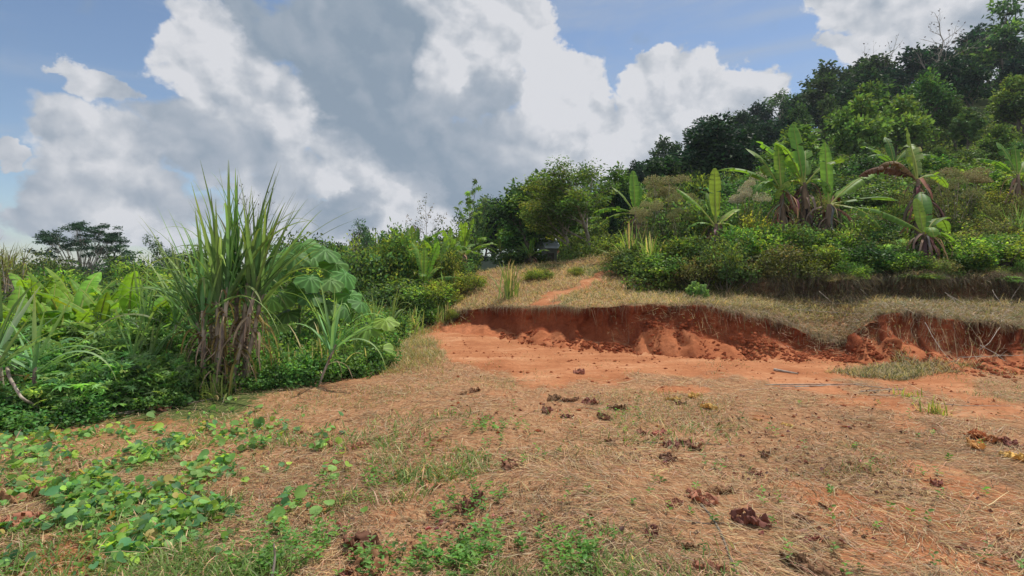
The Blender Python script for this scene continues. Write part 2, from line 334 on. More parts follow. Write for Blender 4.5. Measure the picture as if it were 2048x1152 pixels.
def terrain():
    ucols = np.concatenate([[-40000, -16000, -8000, -4500, -2800, -1900, -1400, -1100], np.arange(-900, -60, 24), np.arange(-60, 2112, 5.0), np.arange(2112, 3000, 24), [3200, 3600, 4200, 5200, 7500, 12000, 24000, 42000]])
    seg = [230, 10, 30, 26, 14, 26, 26, 30, 22, 10, 12, 8]
    Yf = np.array([np.interp(ucols, UC, FY[k]) for k in range(13)])
    rowsY = []; rid = []; rt = []
    for k in range(12):
        n = seg[k]
        for j in range(n):
            t = j / n
            if k == 0: Yr = 1 / ((1 - t) / Yf[0] + t / Yf[1])
            else: Yr = Yf[k] * (1 - t) + Yf[k + 1] * t
            rowsY.append(Yr); rid.append(k); rt.append(t)
    rowsY.append(Yf[12]); rid.append(11); rt.append(1.); rt = np.array(rt)[:, None]
    Y = np.array(rowsY); rid = np.array(rid); U = np.broadcast_to(ucols, Y.shape); X = (U - 1024) / FPX * Y
    Z = height(X, Y)
    # bank face: erosion columns and clods pushed out of the face
    bm = ((rid == 2) | (rid == 1))[:, None] * sstep(.12, .35, np.interp(ucols, UC, FZ[3]))[None]
    colm = fbm(X * 3.2, Z * .9, 4, 41) - .5; clod = fbm(X * 9, Z * 9, 3, 44) - .5
    step2 = ((rid == 4) | (rid == 5))[:, None] * sstep(1480, 1620, U) * (rid == 4)[:, None]
    rg = np.abs(fbm(X * 4.5, Z * 2.2, 4, 45) - .5)
    Yd = Y + step2 * ((fbm(X * 1.6, Z * .6, 4, 57) - .5) * .7 * np.sin(pi * rt) + np.sin(pi * np.sqrt(rt)) * (.25 + .5 * fbm(X * .9, X * 0, 3, 58))) + (rid == 2)[:, None] * np.sin(pi * rt ** .7) * .22 + bm * (colm * .55 + clod * .17 + rg * .3 + (fbm(X * .9, Z * .3, 2, 42) - .5) * .5)
    tal = (rid == 1)[:, None] * 1.0
    Z = Z + bm * clod * .06 + tal * (fbm(X * 7, Y * 7, 3, 47) - .5) * .12
    V = np.stack([X, Yd, Z], -1).reshape(-1, 3)
    nr, nc = Y.shape
    i = (np.arange(nr - 1) * nc)[:, None]; j = np.arange(nc - 1)[None]
    F = np.stack([i + j, i + j + 1, i + nc + j + 1, i + nc + j], -1)
    cX = X[:-1, :-1]; cY = Y[:-1, :-1]; fr = np.broadcast_to(rid[:-1, None], cX.shape); lipz = np.broadcast_to(np.interp(ucols, UC, FZ[3])[None, :-1], cX.shape)
    road = (road_mask(cX, cY) > .5) & (fr == 0); bank = ((fr == 1) | (fr == 2) | (fr == 4) & False) & (lipz > .12)
    slope = (fr >= 3) & ~bank & (cY < 24) & (U[:-1, :-1] > 800); ground = (fr <= 2) & ~road & ~bank | ((fr >= 3) & ~slope & (U[:-1, :-1] <= 1150)); hill = ~(road | bank | slope | ground)
    cols = masks(X, Y)
    bsel = ((rid == 1) | (rid == 2))[:, None] & (np.interp(ucols, UC, FZ[3])[None] > .12)
    cols[bsel] = [1, 0, 0]
    darkstep = (rid == 4)[:, None] & (U > 1560) & (fbm(X * 1.1, Y * 1.1, 3, 52) > .58); cols[darkstep] = [.4, .6, .25]
    cols = cols.reshape(-1, 3)
    for sel, nm, lab, cat, mt in ((ground, 'ground', 'flat ground covered in mown straw with red soil showing through', 'ground', M_ground), (road, 'dirt_road', 'bare orange dirt track curving below the cut bank', 'road', M_ground),
                                  (bank, 'earth_bank', 'freshly cut red earth bank with crumbled soil at its foot', 'bank', M_bank), (slope, 'grassy_slope', 'dry grassy slope rising behind the red cut bank', 'slope', M_ground), (hill, 'hill', 'steep green hill rising behind the banana plants', 'hill', M_ground)):
        f = F[sel]
        used, inv = np.unique(f, return_inverse=True)
        mb = MB(); mb.add(V[used], inv.reshape(-1, 4), cols[used])
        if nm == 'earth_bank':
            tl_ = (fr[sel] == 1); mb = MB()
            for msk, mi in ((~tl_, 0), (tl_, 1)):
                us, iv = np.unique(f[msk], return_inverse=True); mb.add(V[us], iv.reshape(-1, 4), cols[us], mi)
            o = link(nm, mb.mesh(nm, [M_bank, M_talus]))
        else: o = link(nm, mb.mesh(nm, mt))
        tag(o, lab, cat, kind='structure')
    mb = MB(); gx = np.linspace(-34, 34, 60); gy = np.linspace(-30, .8, 30); GX, GY = np.meshgrid(gx, gy); GZ = height(GX, np.full_like(GX, .81)) * sstep(-1, .8, GY) - .002
    i = (np.arange(29) * 60)[:, None]; j = np.arange(59)[None]; mb.add(np.stack([GX, GY, GZ], -1).reshape(-1, 3), np.stack([i + j, i + j + 1, i + 60 + j + 1, i + 60 + j], -1).reshape(-1, 4), (.3, .7, .3))
    tag(link('field', mb.mesh('field', M_ground)), 'mown straw field behind the viewpoint', 'field', kind='structure')
terrain()

# ------------------------------------------------------------------ plant generators
def skeleton(r, h, levels=3, trunk_r=.12, lean=(0, 0), nb=(5, 4, 4), fork=.35, ang=(50, 45, 40), lenr=(.5, .55, .6), upb=.25, wob=.08, flat=0., ns=6, col=(.3, .3, .3), trunk_h=None):
    mb = MB(); tips = []
    def grow(p, d, L, rad, lev):
        K = 7 if lev == 0 else 5
        P = [p]; dd = d.copy()
        for k in range(K - 1):
            dd = unit(dd + r.normal(0, wob, 3) + np.array([0, 0, upb * .12 * (1 if lev else 0)]))
            if flat and lev >= 1: dd[2] *= (1 - flat * .35); dd = unit(dd)
            P.append(P[-1] + dd * L / (K - 1))
        P = np.array(P); rr = rad * (1 - np.linspace(0, 1, K) * (.5 if lev < levels - 1 else .75))
        tube(mb, P, rr, col, ns if lev < 2 else 4)
        if lev >= levels - 1:
            tips.append((P, dd, lev)); return
        n = nb[lev]
        for b in range(n):
            t = fork + (1 - fork) * (b + r.uniform(0, .8)) / n; t = min(t, .999); kf = t * (K - 1); k = int(kf); q = P[k] + (P[min(k + 1, K - 1)] - P[k]) * (kf - k)
            az = b * 2.4 + r.uniform(0, .9); a = radians(ang[lev] * r.uniform(.7, 1.25))
            x = unit(np.cross(dd, [0.3, .1, 1.0] if abs(dd[2]) < .95 else [1., 0, 0])); y = np.cross(dd, x)
            nd = unit(dd * cos(a) + (x * cos(az) + y * sin(az)) * sin(a) + np.array([0, 0, upb]))
            grow(q, nd, L * lenr[lev] * r.uniform(.75, 1.2) * (1.15 - .45 * t), rr[k] * .62, lev + 1)
        grow(P[-1], dd, L * lenr[lev] * .8, rr[-1], lev + 1)
    th = trunk_h or h * .55
    d0 = unit(np.array([lean[0], lean[1], 1.])); grow(np.array([0, 0, -.15]), d0, th, trunk_r, 0)
    return mb, tips
def crown(tips, r, nper, rad, L, W, col, v=.25, up=.6, clumpv=.25, flat=1., along=.5, shape='leaf', fold=.25, light=None, hang=0.):
    mb = MB(); P = []; Cc = []; Cn = []
    for (pl, d, lev) in tips:
        n = max(1, int(nper * r.uniform(.6, 1.4))); t = r.uniform(1 - along, 1, n); k = t * (len(pl) - 1); ki = np.minimum(k.astype(int), len(pl) - 2)
        q = pl[ki] + (pl[ki + 1] - pl[ki]) * (k - ki)[:, None]
        off = r.normal(0, 1, (n, 3)); off = unit(off) * (r.random((n, 1)) ** .45) * rad * r.uniform(.7, 1.25); off[:, 2] *= flat
        P.append(q + off); cc = np.array(col if light is None or r.random() > .3 else light) * (1 + r.normal(0, clumpv)); Cc.append(np.tile(np.clip(cc, .004, 1), (n, 1))); Cn.append(unit(off + 1e-4))
    P = np.concatenate(P); Cc = np.concatenate(Cc); Cn = np.concatenate(Cn); n = len(P)
    Cc = np.clip(Cc * (1 + r.normal(0, v, (n, 1))) * (1 + r.normal(0, v * .3, (n, 3))), .003, 1)
    D = unit(Cn * .8 + r.normal(0, .6, (n, 3)) + np.array([0, 0, -hang])); Nn = unit(rdir(n, r, 0) * .9 + np.array([0, 0, up]))
    if shape == 'palm':     # whorls of leaflets
        m = 7; az = np.linspace(0, 2 * pi, m, endpoint=False)
        A = unit(np.cross(Nn, rdir(n, r))); B = np.cross(Nn, A)
        Dm = (A[:, None] * np.cos(az)[None, :, None] + B[:, None] * np.sin(az)[None, :, None] - Nn[:, None] * .25)
        sc_ = r.uniform(.6, 1.2, (n, 1)) * L
        leaves(mb, np.repeat(P, m, 0), Dm.reshape(-1, 3), np.repeat(Nn, m, 0), np.repeat(sc_, m, 1).ravel(), np.repeat(sc_ * W / L, m, 1).ravel(), np.repeat(Cc, m, 0), fold)
    else:
        s = r.uniform(.6, 1.3, n); leaves(mb, P, D, Nn, L * s, W * s, Cc, fold)
    return mb
def tree_proto(seed, h, leafcol, **k):
    r = np.random.default_rng(seed); sk = dict(levels=4, trunk_r=.12, nb=(5, 3, 3)); lf = dict(nper=30, rad=.5, L=.22, W=.11); bark = k.pop('bark', M_bark); lm = k.pop('lm', M_forest)
    for q in list(k):
        if q in ('levels', 'trunk_r', 'lean', 'nb', 'fork', 'ang', 'lenr', 'upb', 'wob', 'flat', 'ns', 'trunk_h'): sk[q] = k.pop(q)
    if 'leafflat' in k: k['flat'] = k.pop('leafflat')
    lf.update(k); mb, tips = skeleton(r, h, **sk)
    cr = crown(tips, r, col=leafcol, **lf)
    allz = np.concatenate(cr.V)[:, 2] if cr.V else np.array([h]); top = np.percentile(allz, 99.7)
    return [('trunk', mb.mesh('trunk', bark)), ('crown', cr.mesh('crown', lm))], top
def shrub_proto(seed, h, w, col, n=2600, L=.07, W=.04, shape='leaf', lm=None, stemcol=M_bark, up=.7, light=None, clumps=26, v=.28, nst=7, base=.25, hang=0.):
    """multi-stemmed bush: leaf clumps spread through an uneven dome"""
    r = np.random.default_rng(seed); sm = MB(); tips = []
    for c in range(clumps):
        az = r.uniform(0, 2 * pi); rr = w * .5 * math.sqrt(r.random()); zt = h * (base + (1 - base) * r.random() ** .7) * (1 - .35 * (rr / (w * .5)) ** 2)
        e = np.array([rr * cos(az), rr * sin(az), zt]); b = np.array([e[0] * .25, e[1] * .25, -.1]); m = (b + e) / 2 + r.normal(0, .07 * h, 3)
        pl = np.array([b, (b + m) / 2 + r.normal(0, .02, 3), m, (m + e) / 2, e])
        tips.append((pl, unit(e - m), 2))
        if c < nst * 2: tube(sm, pl, np.linspace(.018, .005, 5) * (h ** .5), ns=4)
    cr = crown(tips, r, n // clumps, w * .17, L, W, col, v=v, up=up, clumpv=.3, flat=.75, along=.3, shape=shape, light=light, hang=hang)
    top = np.percentile(np.concatenate(cr.V)[:, 2], 99.5)
    return [('stem', sm.mesh('stem', stemcol)), ('foliage', cr.mesh('foliage', lm or M_leaf))], top
def plume_proto(seed, h=2.2, col=(.36, .27, .17), n=9):
    """tall shrub with domed beige seed heads above dull leaves"""
    r = np.random.default_rng(seed); st = MB(); fo = MB(); parts = []
    hd = MB()
    for s in range(n):
        az = r.uniform(0, 2 * pi); sp = r.uniform(.05, .6); H_ = h * r.uniform(.72, 1)
        P = curve_lines([[0, 0, -.1]], [[cos(az) * sp * .6, sin(az) * sp * .6, 1]], H_ * .95, .12, 8, .03, r)[0]
        tube(st, P, np.linspace(.016, .006, 8), ns=4)
        m = 110; t = r.uniform(.15, .85, m); q = P[(t * 7).astype(int)]
        leaves(fo, q + r.normal(0, .12, (m, 3)), rdir(m, r, -.1), rdir(m, r, .8), .10, .045, jit((.075, .10, .035), m, .3, r))
        m = 420; o = unit(r.normal(size=(m, 3))) * (r.random((m, 1)) ** .35) * np.array([.24, .24, .2]) * r.uniform(.7, 1.2); o[:, 2] = np.abs(o[:, 2]) * .9 - .05
        leaves(hd, P[-1] + o, unit(o + r.normal(0, .1, (m, 3))), rdir(m, r), .035, .022, jit(col, m, .2, r))
    return [('stem', st.mesh('stem', M_twig)), ('foliage', fo.mesh('foliage', M_leaf)), ('seed_head', hd.mesh('seed_head', M_dry))], h

def banana_leaf(r, L, W, az, el, droop, tear=.5, col=(.10, .19, .035), dead=False, vang=18, roll=0.):
    mb = MB(); K = 34
    d = np.array([[cos(az) * cos(el), sin(az) * cos(el), sin(el)]])
    P = curve_lines([[0, 0, 0]], d, L, droop, K, .008, r)[0]
    T = unit(np.gradient(P, axis=0)); S = np.array([-sin(az), cos(az), 0.]); S = unit(S + roll * np.array([0, 0, 1.])); S = np.broadcast_to(S, P.shape); S = unit(S - T * (S * T).sum(1, keepdims=True)); U = np.cross(S, T); U = U * np.where((U[:, 2:3].mean() < 0), -1, 1)
    t = np.linspace(0, 1, K); tt = np.clip((t - .13) / .87, 0, 1); w = W * .88 * np.clip(np.sin(pi * np.clip(tt * .94 + .03, 0, 1)), 0, 1) ** .38 * (tt > 0)
    w = w * np.where(tt > .8, 1 - ((tt - .8) / .2) ** 2 * .45, 1)
    rowb = 1 + .16 * np.sin(np.arange(K) * 2.1 + r.uniform(0, 6)) + r.normal(0, .09, K)
    col = np.array(col)
    for sgn in (-1, 1):
        k0 = int(.13 * K)
        while k0 < K - 1:
            g = r.integers(2, 7) if r.random() < tear * 1.4 else r.integers(7, 20)
            if dead: g = r.integers(2, 6)
            k1 = min(k0 + g, K - 1); ks = np.arange(k0, k1 + 1); n = len(ks)
            da = r.normal(0, 20 * tear) - (abs(r.normal(0, 42 * tear)) if tear > .3 else 0)
            if dead: da = -r.uniform(20, 90)
            f = np.array([0, .35, .7, 1.0]); shrink = np.linspace(-1, 1, n) * (-.15 if tear > .3 else -.07 if tear > .15 else 0.)
            rows = []; cc = []
            for q, ff in enumerate(f):
                a = radians(vang + da * ff - 16 * ff * ff)
                off = w[ks, None] * ff * (S[ks] * sgn * cos(a) + U[ks] * sin(a)) + T[ks] * w[ks, None] * ff * .18
                pos = P[ks] + off + T[ks] * (shrink[:, None] * ff * L / K * n * .5)
                rows.append(pos); c = np.tile(col, (n, 1)) * rowb[ks, None] * (1.05 - .08 * ff)
                if r.random() < .08 and ff > .9 and not dead: c = c * np.array([1.9, 1.1, .7])
                cc.append(c)
            V = np.stack(rows, 1).reshape(-1, 3); i = (np.arange(n - 1) * 4)[:, None]; j = np.arange(3)[None]
            F = np.stack([i + j, i + j + 1, i + 4 + j + 1, i + 4 + j], -1).reshape(-1, 4)
            if len(F): mb.add(V, F, np.stack(cc, 1).reshape(-1, 3))
            k0 = k1
    mc = (.24, .27, .08) if not dead else (.22, .14, .08)
    tube(mb, P, np.linspace(.022, .005, K) * (L ** .5), mc, 5)
    return mb.mesh('leaf', M_broad if not dead else M_dead)
def banana(name, label, loc, spec, trunk_h=1.2, trunk_r=.1, skirt=8, group=None, lean=(0, 0), seed=0, s=1., col=(.10, .19, .035), wf=.78, tf=1.35):
    """spec: list of (az deg, el deg, L, W, droop, tear[, dead])"""
    r = np.random.default_rng(seed); t = thing(name, label, 'banana plant', loc, 0, s, group)
    mb = MB(); P = curve_lines([[0, 0, -.2]], [[lean[0], lean[1], 1]], trunk_h + .2, .02, 9, .01, r)[0]
    tube(mb, P, trunk_r * np.array([1.25, 1.15, 1.05, 1, .95, .85, .75, .62, .4]), ns=10)
    link('pseudostem', mb.mesh('pseudostem', M_stem), t); top = P[-1]
    for q in spec:
        az, el, L, W, dr, te = q[:6]; W *= wf; te = min(te * tf, .9); dead = len(q) > 6 and q[6]
        c = np.array(col) * r.uniform(.85, 1.2) if not dead else np.array((.16, .09, .05))
        if len(q) > 7: c = np.array(q[7])
        o = link('leaf', banana_leaf(r, L, W, radians(az), radians(el), dr, te, c, dead), t); o.location = tuple(top + np.array([cos(radians(az)), sin(radians(az)), 0]) * trunk_r * .3 - np.array([0, 0, r.uniform(0, .12)]))
    if skirt:
        sk = MB(); n = skirt * 5
        az = r.uniform(0, 2 * pi, n); hz = r.uniform(.35, 1.0, n) * trunk_h
        b = np.stack([np.cos(az) * trunk_r + lean[0] * hz, np.sin(az) * trunk_r + lean[1] * hz, hz], 1)
        PP = curve_lines(b, np.stack([np.cos(az) * .35, np.sin(az) * .35, np.full(n, -.2)], 1), np.minimum(r.uniform(.25, .95, n), hz + .15), 2.4, 9, .13, r)
        ribbons(sk, PP, np.linspace(1, .5, 9) * r.uniform(.012, .05, (n, 1)), jit((.17, .12, .085), n, .5, r), fold=.5)
        link('dry_sheath', sk.mesh('dry_sheath', M_dry), t)
    return t

def cane_plant(name, label, loc, canes, seed, group=None, col=(.085, .155, .060), cat='sugarcane', deadn=5, blade=.03, stalk_r=.017, leafL=1.35):
    """canes: list of (x, y, leanx, leany, stalk height, n leaves, az0 spread)"""
    r = np.random.default_rng(seed); t = thing(name, label, cat, loc, 0, 1, group)
    for (x, y, lx, ly, h, nl, sp) in canes:
        st = MB(); K = 18
        P = curve_lines([[x, y, -.05]], [[lx, ly, 1]], h + .05, -.05, K, .015, r)[0]
        R = stalk_r * np.where(np.arange(K) % 2 == 0, 1.18, .95)
        cc = np.where((np.arange(K) % 3 == 0)[:, None], (.18, .12, .1), (.3, .23, .17))
        tube(st, P, R, cc, 7); so = link('stalk', st.mesh('stalk', M_cane), t)
        lf = MB(); nb_ = nl
        tpos = r.uniform(.72, 1.0, nb_); b = P[(tpos * (K - 1)).astype(int)]
        az = np.where(r.random(nb_) < .6, np.where(r.random(nb_) < .5, 0, pi) + r.normal(0, .5, nb_), r.uniform(0, 2 * pi, nb_)); el = np.radians(90 - sp * r.uniform(.05, 1.15, nb_))
        dirv = np.stack([np.cos(az) * np.cos(el) + lx * .6, np.sin(az) * np.cos(el) + ly * .6, np.sin(el)], 1)
        L = r.uniform(.75, 1.15, nb_) * leafL; dr = np.where(r.random(nb_) < .38, r.uniform(1.0, 3.0, nb_), r.uniform(.08, .6, nb_))
        K2 = 14; PP = curve_lines(b, dirv, L, dr, K2, .012, r); tq = np.linspace(0, 1, K2); wv = 1.75 * (tq + .08) ** .45 * (1.02 - tq) ** 1.0
        c = jit(col, nb_, .2, r); tip = c * np.array([1.6, 1.15, .8])
        ribbons(lf, PP, wv[None] * r.uniform(.7, 1.2, (nb_, 1)) * blade, c, fold=.35, tipcol=tip)
        link('leaf_fan', lf.mesh('leaf_fan', M_blade), so)
        if deadn:
            dd = MB(); n = deadn; tp = r.uniform(.15, .85, n); b = P[(tp * (K - 1)).astype(int)]; az = r.uniform(0, 2 * pi, n)
            PP = curve_lines(b, np.stack([np.cos(az) * .7, np.sin(az) * .7, r.uniform(-.8, 1.1, n)], 1), np.minimum(r.uniform(.3, .9, n), tp * h + .2), 3.4, 12, .09, r)
            cd = np.where(r.random((n, 1)) < .3, (.26, .20, .06), (.34, .25, .17)) * r.uniform(.6, 1.15, (n, 1))
            ribbons(dd, PP, np.linspace(1, .3, 12)[None] * r.uniform(.008, .024, (n, 1)), cd, fold=.4)
            link('dry_leaf', dd.mesh('dry_leaf', M_dry), so)
    return t
def tuft(name, label, loc, n, L, seed, col=(.10, .15, .04), blade=.012, sp=50, group=None, cat='grass clump', dr=(.3, 1.6), lean=(0, 0), dryf=.15, rad=.1):
    r = np.random.default_rng(seed); mb = MB(); az = r.uniform(0, 2 * pi, n); el = np.radians(90 - np.abs(r.normal(0, sp * .6, n)))
    b = np.stack([r.normal(0, rad, n), r.normal(0, rad, n), np.full(n, -.03)], 1)
    PP = curve_lines(b, np.stack([np.cos(az) * np.cos(el) + lean[0], np.sin(az) * np.cos(el) + lean[1], np.sin(el)], 1), L * r.uniform(.5, 1.1, n), r.uniform(dr[0], dr[1], n), 10, .01, r)
    c = jit(col, n, .2, r); dm = r.random(n) < dryf; c[dm] = jit((.36, .28, .14), dm.sum(), .2, r)
    wv = np.sin(pi * np.linspace(.25, .99, 10)) ** .6
    ribbons(mb, PP, wv[None] * r.uniform(.6, 1.2, (n, 1)) * blade, c, fold=.3)
    o = link(name, mb.mesh(name, M_blade)); o.location = loc; tag(o, label, cat, group); return o

def big_leaf(r, R, col):
    """broad shallow-lobed leaf, stalk joined near the middle, margins hanging"""
    mb = MB(); nt_, nr = 40, 6; th = np.linspace(-pi, pi, nt_, endpoint=False); lob = .78 + .22 * np.abs(np.cos(2.5 * th)) ** .8; lob = lob * (1 - .45 * np.exp(-((np.abs(th) - pi) / .25) ** 2))
    rr = np.linspace(0, 1, nr + 1)[1:]
    X = (rr[:, None] * lob * np.cos(th)) * R; Y = (rr[:, None] * lob * np.sin(th)) * R
    vein = np.cos(5 * th) ** 2; Z = -R * (r.uniform(.22, .4) * (rr[:, None] ** 2.0) * (1 + .5 * np.cos(th + r.uniform(0, 6))) + .13 * rr[:, None] * (1 - vein)[None]) + R * .02 * r.normal(0, 1, (nr, nt_))
    V = np.concatenate([[[0, 0, 0.]], np.stack([X, Y, Z], -1).reshape(-1, 3)])
    j = np.arange(nt_); F4 = []
    for k in range(nr - 1): F4.append(np.stack([1 + k * nt_ + j, 1 + k * nt_ + (j + 1) % nt_, 1 + (k + 1) * nt_ + (j + 1) % nt_, 1 + (k + 1) * nt_ + j], -1))
    cc = np.tile(np.array(col), (len(V), 1)); vm = np.concatenate([[1], np.tile(vein ** 10, nr)])[:, None]; cc = cc * (1 + .8 * vm)
    n0 = mb.n; mb.add(V, np.concatenate(F4), cc); mb.add(V[:nt_ + 1], np.stack([np.zeros(nt_, int), 1 + j, 1 + (j + 1) % nt_], -1), cc[:nt_ + 1])
    return mb
def xf(mb, M, off):
    for k in range(len(mb.V)): mb.V[k] = mb.V[k] @ np.array(M).T + off
def frame_from(n, fwd):
    n = unit(np.array(n, float)); f = unit(np.array(fwd, float) - n * np.dot(n, fwd)); s = np.cross(n, f); return np.stack([f, s, n], 1)


def umbrella_proto(seed=9):
    """wide dome of flat leaf pads on limbs forking from a short trunk; unit: 5 high, 6.5 wide"""
    r = np.random.default_rng(seed); tb = MB(); cb = MB(); H0 = 1.35
    tube(tb, [[0, 0, -.3], [.03, 0, .5], [0, .02, H0]], [.11, .10, .08], ns=8)
    fork = np.array([0, 0, H0 * .8]); P = []; Cc = []
    for k in range(70):
        az = r.uniform(0, 2 * pi); q = math.sqrt(r.random()) ; R_ = 3.0 * q; top = 4.9 * math.sqrt(max(.05, 1 - (q * .93) ** 2.4)); 
        z = top - (r.random() ** 1.5) * 1.3; z = max(z, 2.0); e = np.array([R_ * cos(az), R_ * sin(az), z])
        m1 = fork + (e - fork) * .35 + np.array([0, 0, -.1]); m2 = fork + (e - fork) * .72 + r.normal(0, .12, 3)
        tube(tb, [fork + [0, 0, -.1], m1, m2, e], [.03, .022, .014, .006], ns=4)
        for b in range(3):
            off = r.normal(0, .34, 3) * [1, 1, .18]; c = e + off; tube(tb, [m2, (m2 + c) / 2, c], [.008, .006, .004], ns=3)
            n = 60; rr = np.sqrt(r.random(n)) * r.uniform(.2, .38); a = r.uniform(0, 2 * pi, n)
            P.append(np.stack([c[0] + rr * np.cos(a), c[1] + rr * np.sin(a), c[2] + r.normal(0, .05, n) - rr * .35], 1)); Cc.append(np.tile(np.array((.034, .082, .046)) * r.uniform(.7, 1.4), (n, 1)))
    P = np.concatenate(P); Cc = np.concatenate(Cc); n = len(P); leaves(cb, P, rdir(n, r) * [1, 1, .25], rdir(n, r, 1.6), .15, .055, Cc * (1 + r.normal(0, .2, (n, 1))), .1)
    return [('trunk', tb.mesh('trunk', M_pale)), ('crown', cb.mesh('crown', M_forest))], 4.9
# ------------------------------------------------------------------ placing helpers
def gp(u, Y, dz=0.):
    x = wx(u, Y); return (x, Y, H(x, Y) + dz)
def hgt(u, Y, top):      # height needed to reach picture row top when standing at (u, Y)
    return max(.15, wz(top, Y) - gp(u, Y)[2])
def Yrow(row): return CZ * FPX / (row - HOR)

# ------------------------------------------------------------------ prototypes
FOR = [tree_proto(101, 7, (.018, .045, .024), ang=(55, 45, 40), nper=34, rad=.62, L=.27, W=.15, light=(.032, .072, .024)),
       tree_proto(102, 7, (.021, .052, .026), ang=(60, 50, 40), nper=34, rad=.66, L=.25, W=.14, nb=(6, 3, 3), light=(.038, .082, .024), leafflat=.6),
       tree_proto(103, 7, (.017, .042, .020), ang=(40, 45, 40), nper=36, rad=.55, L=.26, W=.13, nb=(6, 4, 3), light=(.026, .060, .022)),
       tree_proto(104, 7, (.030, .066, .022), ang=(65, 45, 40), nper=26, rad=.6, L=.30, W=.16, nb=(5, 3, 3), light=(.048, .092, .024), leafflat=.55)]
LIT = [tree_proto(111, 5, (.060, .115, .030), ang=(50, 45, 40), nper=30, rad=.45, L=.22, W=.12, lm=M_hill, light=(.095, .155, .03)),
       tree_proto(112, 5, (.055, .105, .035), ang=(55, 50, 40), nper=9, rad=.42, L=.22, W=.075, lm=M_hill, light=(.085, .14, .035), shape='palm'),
       tree_proto(113, 5, (.045, .088, .026), ang=(45, 45, 40), nper=32, rad=.42, L=.16, W=.09, lm=M_hill, nb=(6, 4, 3), light=(.08, .13, .028))]  # leaf colours set brighter so these trees look sunlit
UMB = umbrella_proto()
FEA = tree_proto(122, 4.5, (.055, .095, .025), levels=4, ang=(45, 50, 45), upb=.2, fork=.3, nb=(6, 4, 4), lenr=(.8, .62, .6), nper=60, rad=.38, L=.10, W=.045, leafflat=.38, along=.9, trunk_h=2.2, trunk_r=.09, lean=(-.2, 0), bark=M_pale, lm=M_leaf, light=(.095, .125, .024), hang=.25)
SPA = tree_proto(123, 5, (.045, .050, .028), levels=4, ang=(50, 45, 45), upb=.15, fork=.25, nb=(7, 4, 3), wob=.035, lenr=(.55, .6, .6), nper=4, rad=.16, L=.13, W=.085, along=.9, trunk_h=4.2, trunk_r=.05, light=(.10, .07, .045), lm=M_leaf)
BAR = tree_proto(124, 5, (.06, .04, .03), levels=4, ang=(45, 45, 45), upb=.1, fork=.3, nb=(5, 4, 3), lenr=(.6, .6, .6), nper=.3, rad=.1, L=.1, W=.06, trunk_h=3, trunk_r=.06, bark=M_pale, wob=.14)
CEC = tree_proto(125, 5, (.075, .13, .035), levels=3, ang=(45, 50, 40), upb=.35, wob=.02, fork=.45, nb=(8, 3), lenr=(.34, .5), nper=2.6, rad=.14, L=.21, W=.07, along=.3, trunk_h=4.0, trunk_r=.035, shape='palm', lm=M_leaf)
AIR = tree_proto(126, 6, (.028, .060, .030), levels=4, ang=(35, 40, 40), upb=.3, fork=.45, nb=(5, 4, 3), lenr=(.45, .6, .6), nper=12, rad=.26, L=.13, W=.08, trunk_h=3.8, trunk_r=.05, lm=M_leaf)
BSH = tree_proto(127, 3, (.055, .10, .024), levels=4, ang=(55, 50, 45), fork=.12, nb=(7, 4, 3), lenr=(.85, .55, .55), nper=42, rad=.30, L=.10, W=.055, trunk_h=1.1, trunk_r=.05, light=(.12, .14, .025), lm=M_leaf)
LAY = tree_proto(128, 3, (.024, .055, .024), levels=4, ang=(62, 50, 45), upb=.12, fork=.25, nb=(6, 4, 3), lenr=(.8, .6, .55), flat=.4, nper=30, rad=.3, L=.13, W=.06, leafflat=.25, along=.7, trunk_h=1.5, trunk_r=.05, lm=M_leaf, light=(.06, .11, .03))

S_cas = [shrub_proto(201 + k, 1.2, 1.3, (.085, .16, .055), n=620, L=.125, W=.036, shape='palm', light=(.12, .20, .06), clumps=40, v=.25) for k in range(3)]
S_grn = [shrub_proto(211 + k, 1.3, 1.5, (.048, .095, .022), n=4200, L=.075, W=.042, light=(.11, .155, .025), clumps=44) for k in range(3)]
S_dk = [shrub_proto(221 + k, 1.4, 1.6, (.036, .074, .026), n=4400, L=.075, W=.042, light=(.065, .10, .022), clumps=46) for k in range(3)]
S_yel = [shrub_proto(231 + k, 1.2, 1.4, (.085, .115, .022), n=3800, L=.065, W=.038, light=(.15, .155, .028), clumps=40) for k in range(2)]
S_oli = [shrub_proto(241 + k, 1.2, 1.5, (.065, .075, .026), n=4200, L=.055, W=.028, light=(.12, .10, .045), clumps=44) for k in range(3)]
S_vin = [shrub_proto(251 + k, .8, 1.3, (.05, .105, .03), n=1900, L=.075, W=.062, light=(.065, .125, .028), clumps=30, base=.1) for k in range(2)]
PLU = [plume_proto(301 + k, 2.2, c) for k, c in enumerate([(.31, .30, .14), (.47, .43, .31), (.26, .27, .11)])]

def tree_at(pr, u, Y, top, wfac, label, group=None, name='tree', cat='tree', rz=None):
    p, h0 = pr; s = hgt(u, Y, top) / h0
    return place(p, name, label, cat, gp(u, Y, -.05), rz if rz is not None else (u * 1.7) % 6.28, (s * wfac, s * wfac, s), group)
def shrub_at(pr, u, Y, h, w, label, group, name='shrub', cat='shrub'):
    p, h0 = pr; return place(p, name, label, cat, gp(u, Y, -.04), (u * 2.3 + Y * 5) % 6.28, (w / 1.4, w / 1.4, h / h0), group)

